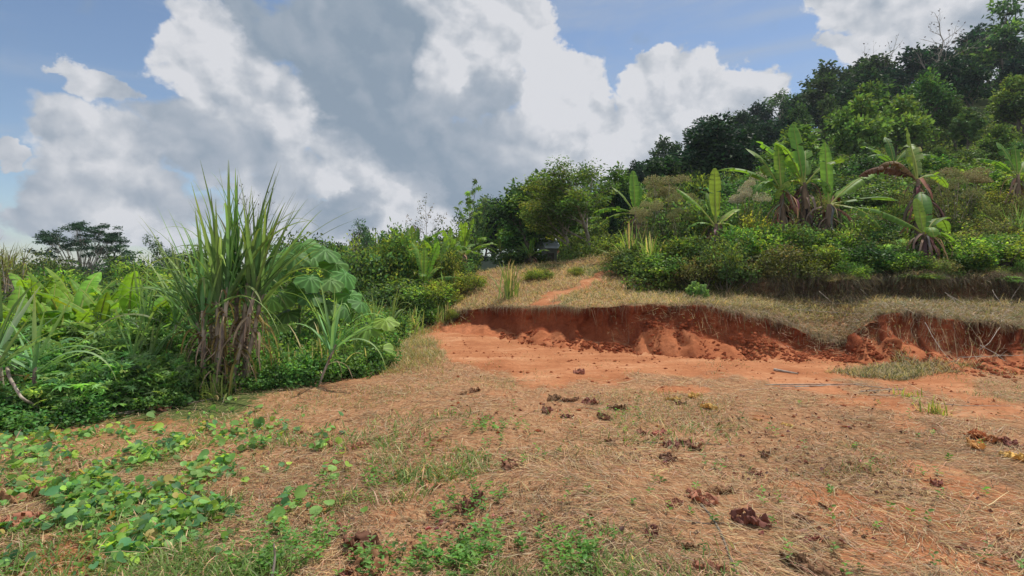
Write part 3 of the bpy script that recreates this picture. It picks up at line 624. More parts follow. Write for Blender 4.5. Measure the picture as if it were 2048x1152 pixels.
# ------------------------------------------------------------------ hill forest
def forest():
    r = np.random.default_rng(55); pts = []
    def ridge(u): return np.interp(u, [1200, 1240, 1300, 1400, 1480, 1530, 1600, 1640, 1700, 1800, 1900, 2048, 2300], [392, 362, 305, 262, 245, 205, 185, 152, 118, 100, 78, 62, 30])
    for Y0, du, sc_ in ((69, 58, 1.0), (60, 70, .95), (51, 84, .85), (43, 100, .8), (36, 118, .7)):
        u = 1190 + r.uniform(0, 30)
        while u < 2190:
            Y = Y0 + r.uniform(-3.5, 3.5); x, _, z = gp(u, Y)
            hh = r.uniform(5.2, 8.2) * sc_
            if Y0 == 69: hh = max(2.5, wz(ridge(u) + r.uniform(-6, 26), Y) - z)
            top = HOR - (z + hh - CZ) / Y * FPX
            if top < ridge(u) - 8: hh -= (ridge(u) - 8 - top) * Y / FPX
            # sun and shade put into leaf colour: bright trees low, dark ones above
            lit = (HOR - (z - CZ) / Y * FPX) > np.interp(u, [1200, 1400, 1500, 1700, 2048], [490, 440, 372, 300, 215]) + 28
            if hh > 2: pts.append((u, Y, hh, lit, z))
            u += du * r.uniform(.75, 1.25)
    labs = ['dark rounded tree in the shaded forest on the upper hillside', 'dark spreading tree in the shaded forest on the upper hillside', 'very dark narrow-crowned tree in the shaded forest on the upper hillside', 'dark tree with looser tiered crown in the hillside forest']
    labl = ['bright green leafy tree on the sunlit lower part of the hill', 'broad whorled-leaf tree on the sunlit lower part of the hill', 'small dense green tree on the sunlit lower part of the hill']
    for (u, Y, hh, lit, z) in pts:
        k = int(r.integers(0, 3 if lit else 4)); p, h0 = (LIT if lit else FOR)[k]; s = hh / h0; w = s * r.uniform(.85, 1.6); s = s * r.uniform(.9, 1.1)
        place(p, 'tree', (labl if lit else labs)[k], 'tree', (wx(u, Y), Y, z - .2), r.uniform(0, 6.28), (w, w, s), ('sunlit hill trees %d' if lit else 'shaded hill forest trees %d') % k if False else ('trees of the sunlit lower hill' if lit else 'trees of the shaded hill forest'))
    tree_at(AIR, 1397, 62, 222, 1.5, 'small umbrella-shaped tree standing alone above the forest ridge', rz=1)
    tree_at(AIR, 1560, 64, 160, 1.5, 'airy thin-leaved tree rising where the ridge steps up', rz=2)
    tree_at(BAR, 1478, 62, 214, .8, 'thin bare twigs sticking up on the lower ridge', name='bare_tree')
    tree_at(BAR, 1846, 58, 44, 1.2, 'leafless tree with bare branches above the high ridge', name='bare_tree', rz=2)
    tree_at(BAR, 1765, 60, 66, .9, 'small leafless tree on the ridge beside a cloud edge', name='bare_tree', rz=4)
    tree_at(LAY, 2003, 55, -14, .95, 'tall layered tree on the highest ridge at the picture corner', rz=.5)
    for (u, Y, top, k, lab) in ((1790, 34, 190, 0, 'bright crowned tree catching sun halfway up the hill'), (1720, 31, 268, 1, 'pale whorled-leaf tree behind the banana clump'), (1885, 30, 290, 2, 'dense green tree above the torn banana leaves'), (1640, 33, 300, 1, 'mid green tree against the dark forest behind the bananas'), (1985, 30, 250, 0, 'leafy green tree high on the sunny slope'),
                                (1500, 30, 345, 2, 'dark green bushy tree between the plume shrub and the forest'), (1350, 34, 330, 2, 'bushy tree at the foot of the dark forest'), (1930, 36, 215, 1, 'whorled-leaf tree on the upper sunny slope')):
        tree_at(LIT[k], u, Y, top, 1.15, lab)
forest()

# ------------------------------------------------------------------ shrub belt above the bank
def belt():
    r = np.random.default_rng(66); g = 'shrubs of the hedge-like belt above the red bank'
    kinds = {'dk': (S_dk, 'dark green leafy shrub in the belt above the red bank'), 'gr': (S_grn, 'mid green leafy shrub in the belt above the red bank'), 'ye': (S_yel, 'yellow-green sunlit shrub in the belt above the red bank'), 'ol': (S_oli, 'olive-brown half dry shrub in the belt above the red bank')}
    for Y0, du, top0 in ((14.2, 60, 505), (15.2, 56, 480), (16.7, 58, 448), (18.6, 62, 425), (20.6, 72, 405)):
        u = 1262 if Y0 < 17 else 1250
        while u < 2200:
            Y = Y0 + r.uniform(-.35, .35)
            tp = top0 + r.normal(0, 22) + np.interp(u, [1250, 1330, 1450, 2048], [38, 5, 0, -28 if Y0 > 17 else 0])
            if u < 1370: Y += 2.0 - (u - 1262) * .012
            q = r.random()
            kk = 'dk' if q < .3 else 'gr' if q < .6 else 'ol' if q < .91 else 'ye'
            if u > 1850: kk = 'ol' if q < .3 else 'ye' if q < .45 else 'gr' if q < .85 else 'dk'
            P, lab = kinds[kk]; h = max(hgt(u, Y, tp), .8)
            shrub_at(P[int(r.integers(0, len(P)))], u, Y, min(h, 2.2), r.uniform(.95, 1.7), lab, g); u += du * r.uniform(.75, 1.25)
    for Y0, du, top0 in ((23, 95, 385), (27, 95, 355), (31, 100, 320)):
        u = 1290
        while u < 2230:
            Y = Y0 + r.uniform(-1, 1); q = r.random(); kk = 'dk' if q < .4 else 'gr' if q < .75 else 'gr' if u > 1750 else 'dk'
            tp = np.interp(u, [1290, 1500, 1700, 2048], [top0 + 40, top0, top0 - 15, top0 - 45]) + r.uniform(-15, 15)
            P, lab = kinds[kk]; h = hgt(u, Y, tp); shrub_at(P[int(r.integers(0, len(P)))], u, Y, min(h, 3.2), r.uniform(2.2, 3.0), lab.replace('in the belt above the red bank', 'on the slope behind the banana plants'), 'shrubs on the slope behind the bananas'); u += du * r.uniform(.7, 1.2)
    for (u, Y, top, k, w, lab) in ((1332, 19, 338, 0, 1.0, 'tall shrub with greenish-beige plume heads beside the roadside tree'), (1292, 17.5, 388, 0, .75, 'shrub with one large beige-brown plume near the slope crest'), (1372, 18.2, 372, 2, .9, 'shrub topped by dull olive seed heads left of the single banana'), (1366, 16.5, 405, 2, .75, 'low plume shrub with faded heads in the belt'),
                                   (1494, 17.8, 340, 1, .8, 'shrub crowned with pinkish-white seed heads beside the banana clump'), (1440, 15.8, 425, 1, .5, 'small pale plume shrub in front of the single banana'), (1935, 18, 318, 0, 1.1, 'wide shrub with brownish plumes on the upper slope edge'), (1905, 17, 325, 2, .9, 'olive plume shrub behind the drooping banana')):
        p, h0 = PLU[k]; s = hgt(u, Y, top) / h0; place(p, 'plume_shrub', lab, 'plume shrub', gp(u, Y), u % 6, (s * w, s * w, s))
    for (u, Y, h, lab) in ((1645, 13.9, .75, 'bright yellow-green ferny plant below the large banana clump'), (1790, 14.0, .8, 'light green young plant at the foot of the belt'), (1395, 12.9, .45, 'small light green plant on the dry grass of the bank'), (1890, 13.4, .5, 'yellow-green sprig on the upper grassy edge'), (1745, 14, .45, 'low lime plant at the edge of the dry grass')):
        shrub_at(S_yel[0] if 'yellow' in lab else S_cas[1], u, Y, h, h * 1.2, lab, None, 'young_plant', 'plant')
belt()
for (u, Y, top, w, P, lab) in ((1548, 15.2, 452, 1.3, S_grn[0], 'leafy shrub hiding the foot of the forked banana plant'), (1600, 15.1, 446, 1.4, S_dk[1], 'dark shrub growing against the big banana trunks'), (1655, 15.0, 458, 1.3, S_grn[2], 'fresh green shrub below the long low banana leaf'), (1705, 15.2, 440, 1.4, S_grn[1], 'tall green shrub between the two banana groups'), (1750, 14.8, 455, 1.3, S_dk[2], 'dense dark shrub before the arching banana leaf'),
                               (1812, 13.3, 500, 1.0, S_grn[0], 'green shrub at one side of the drooping banana base'), (1862, 13.1, 512, .9, S_oli[0], 'olive shrub in front of the drooping banana base'), (1915, 13.6, 480, 1.3, S_grn[2], 'bushy shrub beside the drooping banana'), (1480, 15.0, 452, 1.4, S_grn[1], 'round-topped green shrub below the pinkish plume'), (1400, 14.9, 462, 1.2, S_dk[0], 'dark shrub below the single banana'), (1985, 14.2, 468, 1.5, S_grn[0], 'tall green shrub near the picture edge on the ledge')):
    shrub_at(P, u, Y, hgt(u, Y, top), w, lab, None)

# ------------------------------------------------------------------ banana plants
G = (.115, .21, .038); GY = (.18, .25, .04); GD = (.075, .15, .035); BR = (.20, .11, .06)
def ban(u, Y, trunk, spec, label, seed, **k):
    return banana('banana_plant', label, gp(u, Y), spec, trunk, seed=seed, **k)
# hillside clump (big one)
ban(1612, 16.4, 2.25, [(100, 80, 1.9, .34, .5, .25), (150, 62, 1.9, .33, .8, .35), (60, 60, 1.7, .30, .9, .4), (20, 48, 1.8, .30, .9, .7), (200, 25, 1.3, .25, 2.2, .6, False, GY), (175, 70, 1.5, .3, 1.1, .4), (300, 30, 1.0, .22, 2.4, .7), (120, -35, .9, .16, 1.6, .9, True)], 'tallest banana plant of the hillside clump with upright torn leaves', 1, trunk_r=.14, skirt=12)
ban(1568, 16.3, 2.05, [(125, 66, 1.9, .3, .8, .5), (165, 42, 2.0, .27, 1.0, .4), (80, 82, 1.6, .22, .3, .3), (210, 35, 1.4, .26, 1.8, .6, False, GD), (300, -35, .9, .16, 1.6, .9, True)], 'slender banana plant with a forked fan beside the hillside clump', 2, trunk_r=.10, skirt=10)
ban(1655, 15.8, 1.6, [(85, 84, 1.9, .26, .3, .3), (25, 40, 2.1, .33, .55, .35), (10, 14, 2.3, .33, .35, .25, False, GD), (60, 70, 1.5, .25, .8, .5), (330, -5, 1.4, .24, 1.2, .5, False, GD), (320, -20, 1.2, .1, 2.2, .9, True), (45, 50, 1.3, .15, 1.8, .9, True)], 'banana plant with long low leaf reaching out from the hillside clump', 3, trunk_r=.15, skirt=12)
ban(1432, 15.4, 1.35, [(88, 84, 1.55, .24, .2, .2, False, GY), (145, 55, 1.6, .22, .6, .7), (35, 42, 1.3, .22, .7, .35, False, GY), (180, 30, .9, .2, 1.5, .4), (5, 10, .8, .18, 1.6, .5), (100, 70, 1.1, .16, .5, .3)], 'single banana plant with one upright pale leaf behind the plume shrubs', 4, trunk_r=.11, skirt=14)
ban(1272, 19.5, 1.6, [(95, 80, 1.5, .25, .3, .2), (150, 60, 1.3, .2, .6, .3), (40, 50, 1.6, .22, .9, .5, False, GD), (170, 22, 1.5, .2, .9, .6), (190, 5, 1.3, .18, .9, .7), (60, 75, 1.1, .2, .5, .3), (10, 20, 1.2, .2, 1.2, .5, False, GD), (300, 40, .9, .18, 1.6, .4)], 'banana plant with striped drooping leaves beside the roadside tree', 5, trunk_r=.1, skirt=8)
ban(1838, 15.0, 2.2, [(60, 66, 1.7, .30, 1.0, .55, False, (.13, .19, .06)), (130, 82, 1.5, .23, .4, .45, False, GY), (150, 45, 1.5, .3, 1.6, .9, True), (170, 60, 1.2, .26, 1.8, .9, True), (15, 30, 1.1, .2, 1.8, .6)], 'banana plant with one arching brown-tipped leaf and a dead leaf', 6, trunk_r=.1, skirt=10)
ban(1850, 13.6, .95, [(165, 38, 1.55, .24, .5, .5), (60, 70, 1.4, .3, 1.0, .3, False, GD), (30, 45, 1.5, .3, 1.8, .3, False, GD), (85, 78, 1.0, .2, .4, .2, False, GY), (0, 10, 1.1, .26, 2.2, .5), (250, 40, .8, .2, 2.2, .6)], 'low drooping banana plant at the edge of the upper terrace', 7, trunk_r=.12, skirt=14)
ban(2036, 20, 1.6, [(100, 70, 1.5, .25, .6, .4), (160, 50, 1.5, .25, .9, .5), (30, 50, 1.5, .25, .9, .5), (60, 75, 1.3, .2, .5, .3)], 'banana plant partly cut off by the picture edge up the slope', 8, skirt=6)
ban(1790, 26, 1.5, [(a, e, 1.7, .3, 1.0, .4, False, GD) for a, e in ((20, 50), (80, 75), (150, 55), (200, 35), (330, 30))], 'green banana plant farther up behind the arching leaf', 9, skirt=4)
# middle distance
mid = [(822, 21, 450, 1.0), (872, 20.5, 470, .9), (900, 21.5, 456, 1.1), (958, 35, 436, 1.2), (1000, 35.5, 448, 1.1), (928, 23, 448, 1.0), (848, 18, 494, .8), (1062, 24, 478, .5), (1120, 26, 465, .6), (1212, 24, 470, .8)]
midl = ['banana plant with a dark upright flag leaf below the sparse tree', 'spreading banana plant beside the rounded yellowish tree', 'wide-leaved banana plant behind the green bush', 'tall banana plant in the dark thicket under the thin whorled tree', 'banana plant at the thicket edge next to the feathery tree', 'banana plant half hidden between two dark trees',
        'young banana plant with pale upright leaves before the thicket', 'small bright banana plant at the crest in front of the hut', 'young banana plant under the leaning trunks', 'banana plant in the shade behind the leaning tree']
for k, (u, Y, top, tf) in enumerate(mid):
    r = np.random.default_rng(400 + k); h = hgt(u, Y, top); n = 9 if k < 6 else 6; tr = h * .42
    spec = [((i * 137.5 + r.uniform(-15, 15)) % 360, r.uniform(25, 82), h * .66 * r.uniform(.8, 1.15), h * .10, r.uniform(.6, 1.6), .45, False, G if r.random() < .5 else GD) for i in range(n)] + [(90, 84, h * .6, h * .08, .2, .2, False, G)]
    ban(u, Y, tr, spec, midl[k], 40 + k, skirt=4, trunk_r=.09)
# low banana grove among the weeds
grove = [(28, 9.6, .3), (95, 10.0, .35), (150, 9.8, .45), (205, 10.3, .4), (255, 9.6, .3), (300, 10.6, .3), (120, 9.1, .2), (-30, 10, .3), (60, 11.4, .6), (190, 9.2, .15), (235, 11.4, .4), (20, 8.8, .1), (175, 11.2, .5), (275, 9.0, .15), (75, 9.2, .2), (330, 9.8, .25)]
grl = ['low banana plant with broad bright leaves next to the drooping cane', 'leafy banana plant with a tall central leaf in the grove', 'bright green banana plant in the middle of the grove', 'banana plant below the umbrella tree with split leaves', 'banana plant with a long pale leaf lying low over the weeds', 'banana plant beside the sugarcane clump', 'short banana plant with yellow leaf edges before the grove',
       'banana plant cut by the picture edge behind the drooping cane', 'banana plant at the back of the grove', 'small banana plant with one yellow leaf low in the grove', 'banana plant at the back near the tiered tree', 'low broad banana plant behind the palmate weeds', 'banana plant between the umbrella tree and the cane', 'small banana sucker just above the thin cane shoot', 'banana sucker low between two larger plants', 'banana plant touching the cane clump leaves']
for k, (u, Y, tr) in enumerate(grove):
    r = np.random.default_rng(500 + k); h = hgt(u, Y, 532 + r.uniform(-10, 26) + (40 if k in (6, 9, 11, 13, 14) else 0)); n = 9
    spec = [((i * 137.5 + k * 40 + r.uniform(-20, 20)) % 360, r.uniform(30, 80), h * .85 * r.uniform(.75, 1.1), h * .12, r.uniform(.4, 1.5), .3, False, tuple(np.array((.125, .23, .032)) * r.uniform(.7, 1.3))) for i in range(n)]
    if k == 9: spec[0] = (160, 30, 1.5, .17, .6, .05, False, (.14, .22, .07)); spec[1] = (0, 25, .8, .14, 1.6, .3, False, (.40, .22, .03))
    ban(u, Y, tr, spec, grl[k], 60 + k, skirt=3, trunk_r=.09)

# ------------------------------------------------------------------ middle-distance trees
tree_at(UMB, 163, 42, 438, .88, 'umbrella tree with tiered dark crown and pale forking trunk', rz=.8, name='umbrella_tree')
for (u, Y, top, w, pr, lab) in (
    (272, 46, 494, 1.5, LAY, 'low tiered tree beside the umbrella tree'), (225, 48, 512, 1.5, LAY, 'small dark tiered tree just under the umbrella tree'), (322, 40, 508, 1.3, LAY, 'layered tree seen through the cane leaves'), (350, 30, 470, .8, AIR, 'thin dark tree standing behind the cane leaves'),
    (655, 34, 478, 1.3, LAY, 'dark spreading tree behind the broad-leaved sapling'), (615, 38, 490, 1.4, FOR[0], 'dark distant tree peeping over the broad leaves'), (700, 32, 488, 1.4, FOR[1], 'dark round tree between the sapling and the bare snag'), (752, 25, 434, .75, AIR, 'slim tree with a small airy crown above the thicket'), (500, 26, 372, .6, BAR, 'bare twiggy tree behind the cane clump'),
    (728, 24, 452, .7, BAR, 'grey leafless snag with a hooked top'), (795, 19.5, 462, .8, BSH, 'rounded bush tree with yellow-green leaves'), (745, 21, 492, .9, BSH, 'bushy dark green tree beside the grey snag'), (853, 27, 386, .95, SPA, 'sparse tree with scattered brown leaves on bare branches'), (925, 29, 356, 1.0, CEC, 'tall thin tree with star-shaped leaf whorls'),
    (942, 33, 394, .9, AIR, 'airy sapling next to the tall whorled tree'), (985, 37, 402, 1.5, LIT[2], 'green tree on the skyline beside the whorled tree'), (1022, 36, 398, 1.6, FOR[2], 'very dark tree on the skyline left of the feathery tree'), (965, 40, 432, 1.3, FOR[0], 'dark low tree inside the thicket shade'), (1045, 27, 430, 1.4, LIT[0], 'leafy tree behind the metal-roofed hut'),
    (900, 18.6, 494, .8, BSH, 'dense round green bush beside the parked vehicle'), (1062, 26, 366, 1.35, LIT[2], 'leafy tree with dark and light sprays before the hill'), (1105, 26, 350, 1.35, LIT[0], 'green tree crown rising behind the feathery tree'), (1222, 25, 336, 1.25, LIT[2], 'dark-leaved tree with upright twigs on the crest'), (1180, 30, 322, .8, AIR, 'thin tree top poking above the feathery tree'),
    (958, 46, 497, 1.6, LAY, 'dark low tree directly behind the parked vehicle'), (1255, 24, 380, .9, FOR[2], 'shaded tree at the end of the crest path'), (1230, 22.5, 425, .7, FOR[0], 'dark small tree shading the crest path')):
    tree_at(pr, u, Y, top, w, lab, name='tree' if pr is not BAR else 'bare_tree')
tree_at(FEA, 1190, 22, 328, 1.35, 'feathery yellow-green tree with leaning pale trunks on the crest', rz=0.15)
tree_at(FEA, 1150, 22.5, 352, 1.35, 'lower feathery tree leaning out beside the crest path', rz=-.35)

# thicket of bushes along the left and middle
def thicket():
    r = np.random.default_rng(77); g = 'bushes of the thicket behind the clearing'
    def lab(k): return {'dk': 'dark green bush in the thicket behind the clearing', 'gr': 'mid green bush in the thicket behind the clearing', 'vi': 'low vine-covered bush at the edge of the weeds'}[k]
    for (u0, u1, du, Y0, t0, t1, mix_) in ((500, 800, 44, 15.5, 600, 600, .4), (520, 840, 42, 17.5, 565, 560, .5), (540, 900, 44, 19.6, 535, 535, .5), (560, 1240, 44, 24.5, 505, 490, .3), (600, 1240, 50, 27, 485, 470, .2), (-60, 520, 60, 16, 572, 570, .4), (-60, 520, 64, 20, 556, 552, .4), (-60, 560, 66, 26, 540, 535, .3), (-100, 620, 70, 36, 528, 520, .2), (1125, 1275, 36, 31, 470, 455, .2), (1130, 1270, 40, 36, 450, 440, .2)):
        u = u0
        while u < u1:
            f = (u - u0) / (u1 - u0); tp = t0 * (1 - f) + t1 * f + r.normal(0, 13); Y = Y0 + r.uniform(-.7, .7); k = 'gr' if r.random() < mix_ else 'dk'
            if not (Y0 > 23 and 1060 < u < 1110) and not (Y0 > 18 and 922 < u < 1012) and not (Y0 > 19 and 800 < u < 900 and r.random() < .5):
                if 24 < Y0 < 30 and u > 1120: tp = r.uniform(492, 505)
                if hgt(u, Y, tp) < .55: u += du; continue
                shrub_at((S_grn if k == 'gr' else S_dk)[int(r.integers(0, 3))], u, Y, hgt(u, Y, tp), r.uniform(1.5, 2.1) * (Y / 17) ** .6, lab(k), g, 'bush', 'bush')
            u += du * r.uniform(.8, 1.25)
thicket()
for (u, Y, h, w, P, lab) in ((880, 17.2, .9, 1.3, S_yel[0], 'yellow-green bush on the flank of the grassy slope'), (935, 18.2, .7, 1.3, S_yel[1], 'low yellowish shrub in front of the parked vehicle'), (848, 16.4, .8, 1.0, S_grn[1], 'bright green weeds at the thin end of the cut bank'), (1078, 17.5, .38, .9, S_yel[1], 'small yellow flowering bush on the dry slope'), (1152, 17.4, .3, .5, S_yel[0], 'little yellowish plant beside the red path scar'), (905, 15.9, .3, .45, S_yel[0], 'lime-green sprig above the tip of the red bank')):
    shrub_at(P, u, Y, h, w, lab, None)

# ------------------------------------------------------------------ weeds at the left
def leftweeds():
    g = 'cassava-like shrubs of the weedy bank under the banana grove'
    labs = ['palmate-leaved green shrub among the weeds below the banana grove']
    for k, (u, Y, top, w) in enumerate([(20, 6.3, 770, 1.0), (95, 6.5, 745, 1.1), (170, 6.8, 720, 1.2), (245, 7.1, 712, 1.1), (318, 7.4, 705, 1.1), (372, 7.7, 700, .9), (50, 7.2, 700, 1.2), (130, 7.6, 672, 1.3), (215, 7.9, 655, 1.3), (290, 8.2, 640, 1.3), (355, 8.5, 650, 1.2), (90, 8.6, 650, 1.3), (175, 8.9, 630, 1.3), (250, 9.2, 618, 1.2), (325, 9.5, 612, 1.3), (10, 8.2, 665, 1.2), (390, 9.6, 640, 1.2), (30, 9.3, 640, 1.2), (140, 9.9, 640, 1.2), (-60, 6.8, 700, 1.3), (-70, 8.3, 650, 1.4)]):
        P = S_cas[k % 3]; shrub_at(P, u, Y, hgt(u, Y, top), w, labs[0], g)
    for k, (u, Y, top, w) in enumerate([(345, 7.15, 770, .6), (60, 6.05, 800, .9), (140, 6.3, 790, .8), (230, 6.7, 780, .8), (300, 7.0, 770, .7), (395, 7.5, 765, .5), (530, 7.9, 740, .6), (575, 8.1, 712, .8), (620, 8.3, 700, .9), (668, 8.6, 712, .9), (715, 8.9, 700, .8), (752, 9.5, 690, .8), (560, 9.0, 690, 1.), (640, 9.6, 660, 1.1), (700, 10.2, 655, 1.1), (500, 8.8, 700, .9), (450, 8.9, 690, .9), (520, 10.5, 650, 1.2), (740, 11.5, 640, 1.1), (600, 12, 630, 1.3), (690, 12.5, 610, 1.4), (770, 13.2, 620, 1.2), (440, 11, 640, 1.4), (380, 12, 620, 1.4), (500, 13, 610, 1.4)]):
        P = S_vin[k % 2]; shrub_at(P, u, Y, hgt(u, Y, top), w, 'low tangle of vines and weeds at the edge of the clearing', 'vine tangles along the clearing edge', 'vine_tangle', 'vine tangle')
leftweeds()

# sugarcane and reed clumps
def at3(u, Y): return gp(u, Y)
D_ = 7.9
def cx(u): return wx(u, D_) - wx(445, D_)
cane_plant('sugarcane_clump', 'tall sugarcane clump with bunched leaning stalks at the clearing edge', at3(445, D_), [
    (cx(428), .1, -.10, 0, 1.2, 15, 40), (cx(440), -.1, .0, 0, 1.45, 17, 26), (cx(462), .1, .12, 0, 1.55, 17, 34), (cx(472), -.15, .17, 0, 1.6, 17, 36), (cx(455), .2, .06, 0, 1.5, 15, 26), (cx(436), .3, -.20, 0, 1.15, 15, 44),
    (cx(418), 0, -.18, 0, .95, 13, 46), (cx(480), .0, .20, 0, 1.4, 13, 40), (cx(450), -.25, .08, .02, 1.5, 15, 24), (cx(466), .25, .10, .02, 1.3, 11, 40), (cx(425), -.2, -.03, .02, 1.1, 11, 50), (cx(444), .05, .03, .02, 1.1, 9, 50)], 11, deadn=24, leafL=1.6, blade=.033, stalk_r=.028)
def fine(u, Y, canes, label, seed, **k): return cane_plant('sugarcane_clump', label, at3(u, Y), canes, seed, **k)
fine(345, 8.8, [(-.35, 0, -.12, 0, .75, 13, 50), (0, .1, 0, 0, .9, 14, 42), (.3, 0, .08, 0, .9, 13, 45), (.1, .4, -.05, 0, 1.0, 12, 40)], 'leafy young cane with blue-green blades left of the big clump', 12, leafL=1.25, deadn=2)
fine(268, 7.6, [(0, 0, -.12, 0, .5, 6, 30), (.1, .1, .15, 0, .45, 5, 40)], 'single thin cane shoot among the palmate weeds', 13, leafL=.75, deadn=1, blade=.024)
fine(18, 6.2, [(-.15, 0, .0, 0, .75, 16, 55), (.1, .15, .12, 0, .7, 15, 60), (-.3, .3, -.1, 0, .8, 12, 60)], 'drooping blue-green cane at the picture edge', 14, leafL=1.0, deadn=3, col=(.09, .17, .085))
fine(640, 8.1, [(-.03, 0, .42, 0, .62, 26, 46)], 'leaning cane shoot with a fan of pale blades', 15, leafL=1.0, deadn=3, col=(.10, .18, .075), blade=.022)
fine(770, 12.2, [(-.15, 0, -.1, 0, .45, 10, 45), (.1, 0, .1, 0, .5, 10, 45)], 'small cane tuft on the far side of the vine tangle', 16, leafL=.9, deadn=3, blade=.024, col=(.11, .18, .06))
tuft('grass_clump', 'pale green reed tuft at the foot of the thicket', at3(826, 14.6), 34, .75, 17, sp=38, col=(.15, .2, .06), blade=.016)
tuft('grass_clump', 'tall upright reed growing out of the dry slope', at3(1018, 15.6), 46, 1.05, 18, sp=24, col=(.12, .19, .05), blade=.016, dryf=.3)
tuft('grass_clump', 'yellow-green tall grass clump on the slope flank', at3(868, 16.6), 60, .8, 19, sp=40, col=(.16, .2, .05), blade=.014)
tuft('grass_clump', 'grass clump with long blades under the thicket bushes', at3(902, 17.8), 60, .95, 20, sp=40, col=(.12, .17, .05), blade=.016)
tuft('grass_clump', 'reedy clump beside the striped banana leaves', at3(1262, 16.8), 70, 1.5, 21, sp=30, col=(.12, .18, .045), blade=.022, dryf=.3)
tuft('grass_clump', 'tall reedy grass before the beige plume shrub', at3(1300, 15.8), 60, 1.3, 22, sp=30, col=(.13, .19, .04), blade=.02, dryf=.3)
tuft('grass_clump', 'arching grass on the slope at the picture edge', at3(2035, 16.5), 80, 1.5, 23, sp=45, col=(.10, .17, .05), blade=.02)
tuft('grass_clump', 'green grass tuft sprouting from the cane clump base', at3(432, 7.35), 70, .42, 24, sp=60, col=(.14, .2, .05), blade=.007, rad=.08)
tuft('grass_clump', 'yellowish tuft standing in the mown straw near the track', at3(1820, 7.3), 40, .16, 25, sp=60, col=(.22, .24, .04), blade=.008)
tuft('grass_clump', 'yellow-green sprout beside a scorched tuft', at3(1868, 6.4), 60, .2, 26, sp=70, col=(.2, .22, .04), blade=.007, dryf=.5, rad=.06)
for k, (u, Y, n_, L_, lab) in enumerate(((712, 13.4, 60, .8, 'pale grass clump behind the leaning shoot'), (745, 15.2, 70, .95, 'tall grass clump at the corner of the thicket'), (800, 16.2, 70, .9, 'upright yellowish grass clump beneath the rounded bush tree'), (845, 17.2, 60, .85, 'grass clump leaning over the start of the slope'), (782, 14.2, 60, .6, 'low pale grass clump next to the reed tuft'), (890, 16.0, 50, .55, 'short dry grass clump above the bank tip'), (690, 12.2, 50, .7, 'thin grass clump among the vine tangles'), (668, 9.0, 70, .85, 'arching grass clump just behind the leaning shoot'), (722, 9.4, 60, .6, 'arching grass clump by the broad-leaved seedling'), (612, 8.7, 50, .6, 'long-bladed grass clump in front of the lobed sapling'), (560, 8.3, 50, .55, 'long-bladed grass clump between cane and sapling'))):
    tuft('grass_clump', lab, at3(u, Y), n_, L_, 60 + k, sp=38, col=(.13, .18, .05), blade=.011, dryf=.25, rad=.16)
for k, (u, Y, h) in enumerate(((-5, 17, 452), (28, 16, 458), (10, 18.5, 470))):
    n = ['tall reed with reddish stems at the picture edge', 'reed crowned with a mop of drooping grass heads', 'shorter reddish reed behind the mop-headed one'][k]
    hh = hgt(u, Y, h); cane_plant('reed_clump', n, at3(u, Y), [(x, 0, lx, 0, hh * .72, 26, 60) for x, lx in ((-.2, -.05), (0, 0), (.2, .08))], 30 + k, cat='reed', leafL=.75, blade=.012, deadn=14, col=(.12, .14, .05))

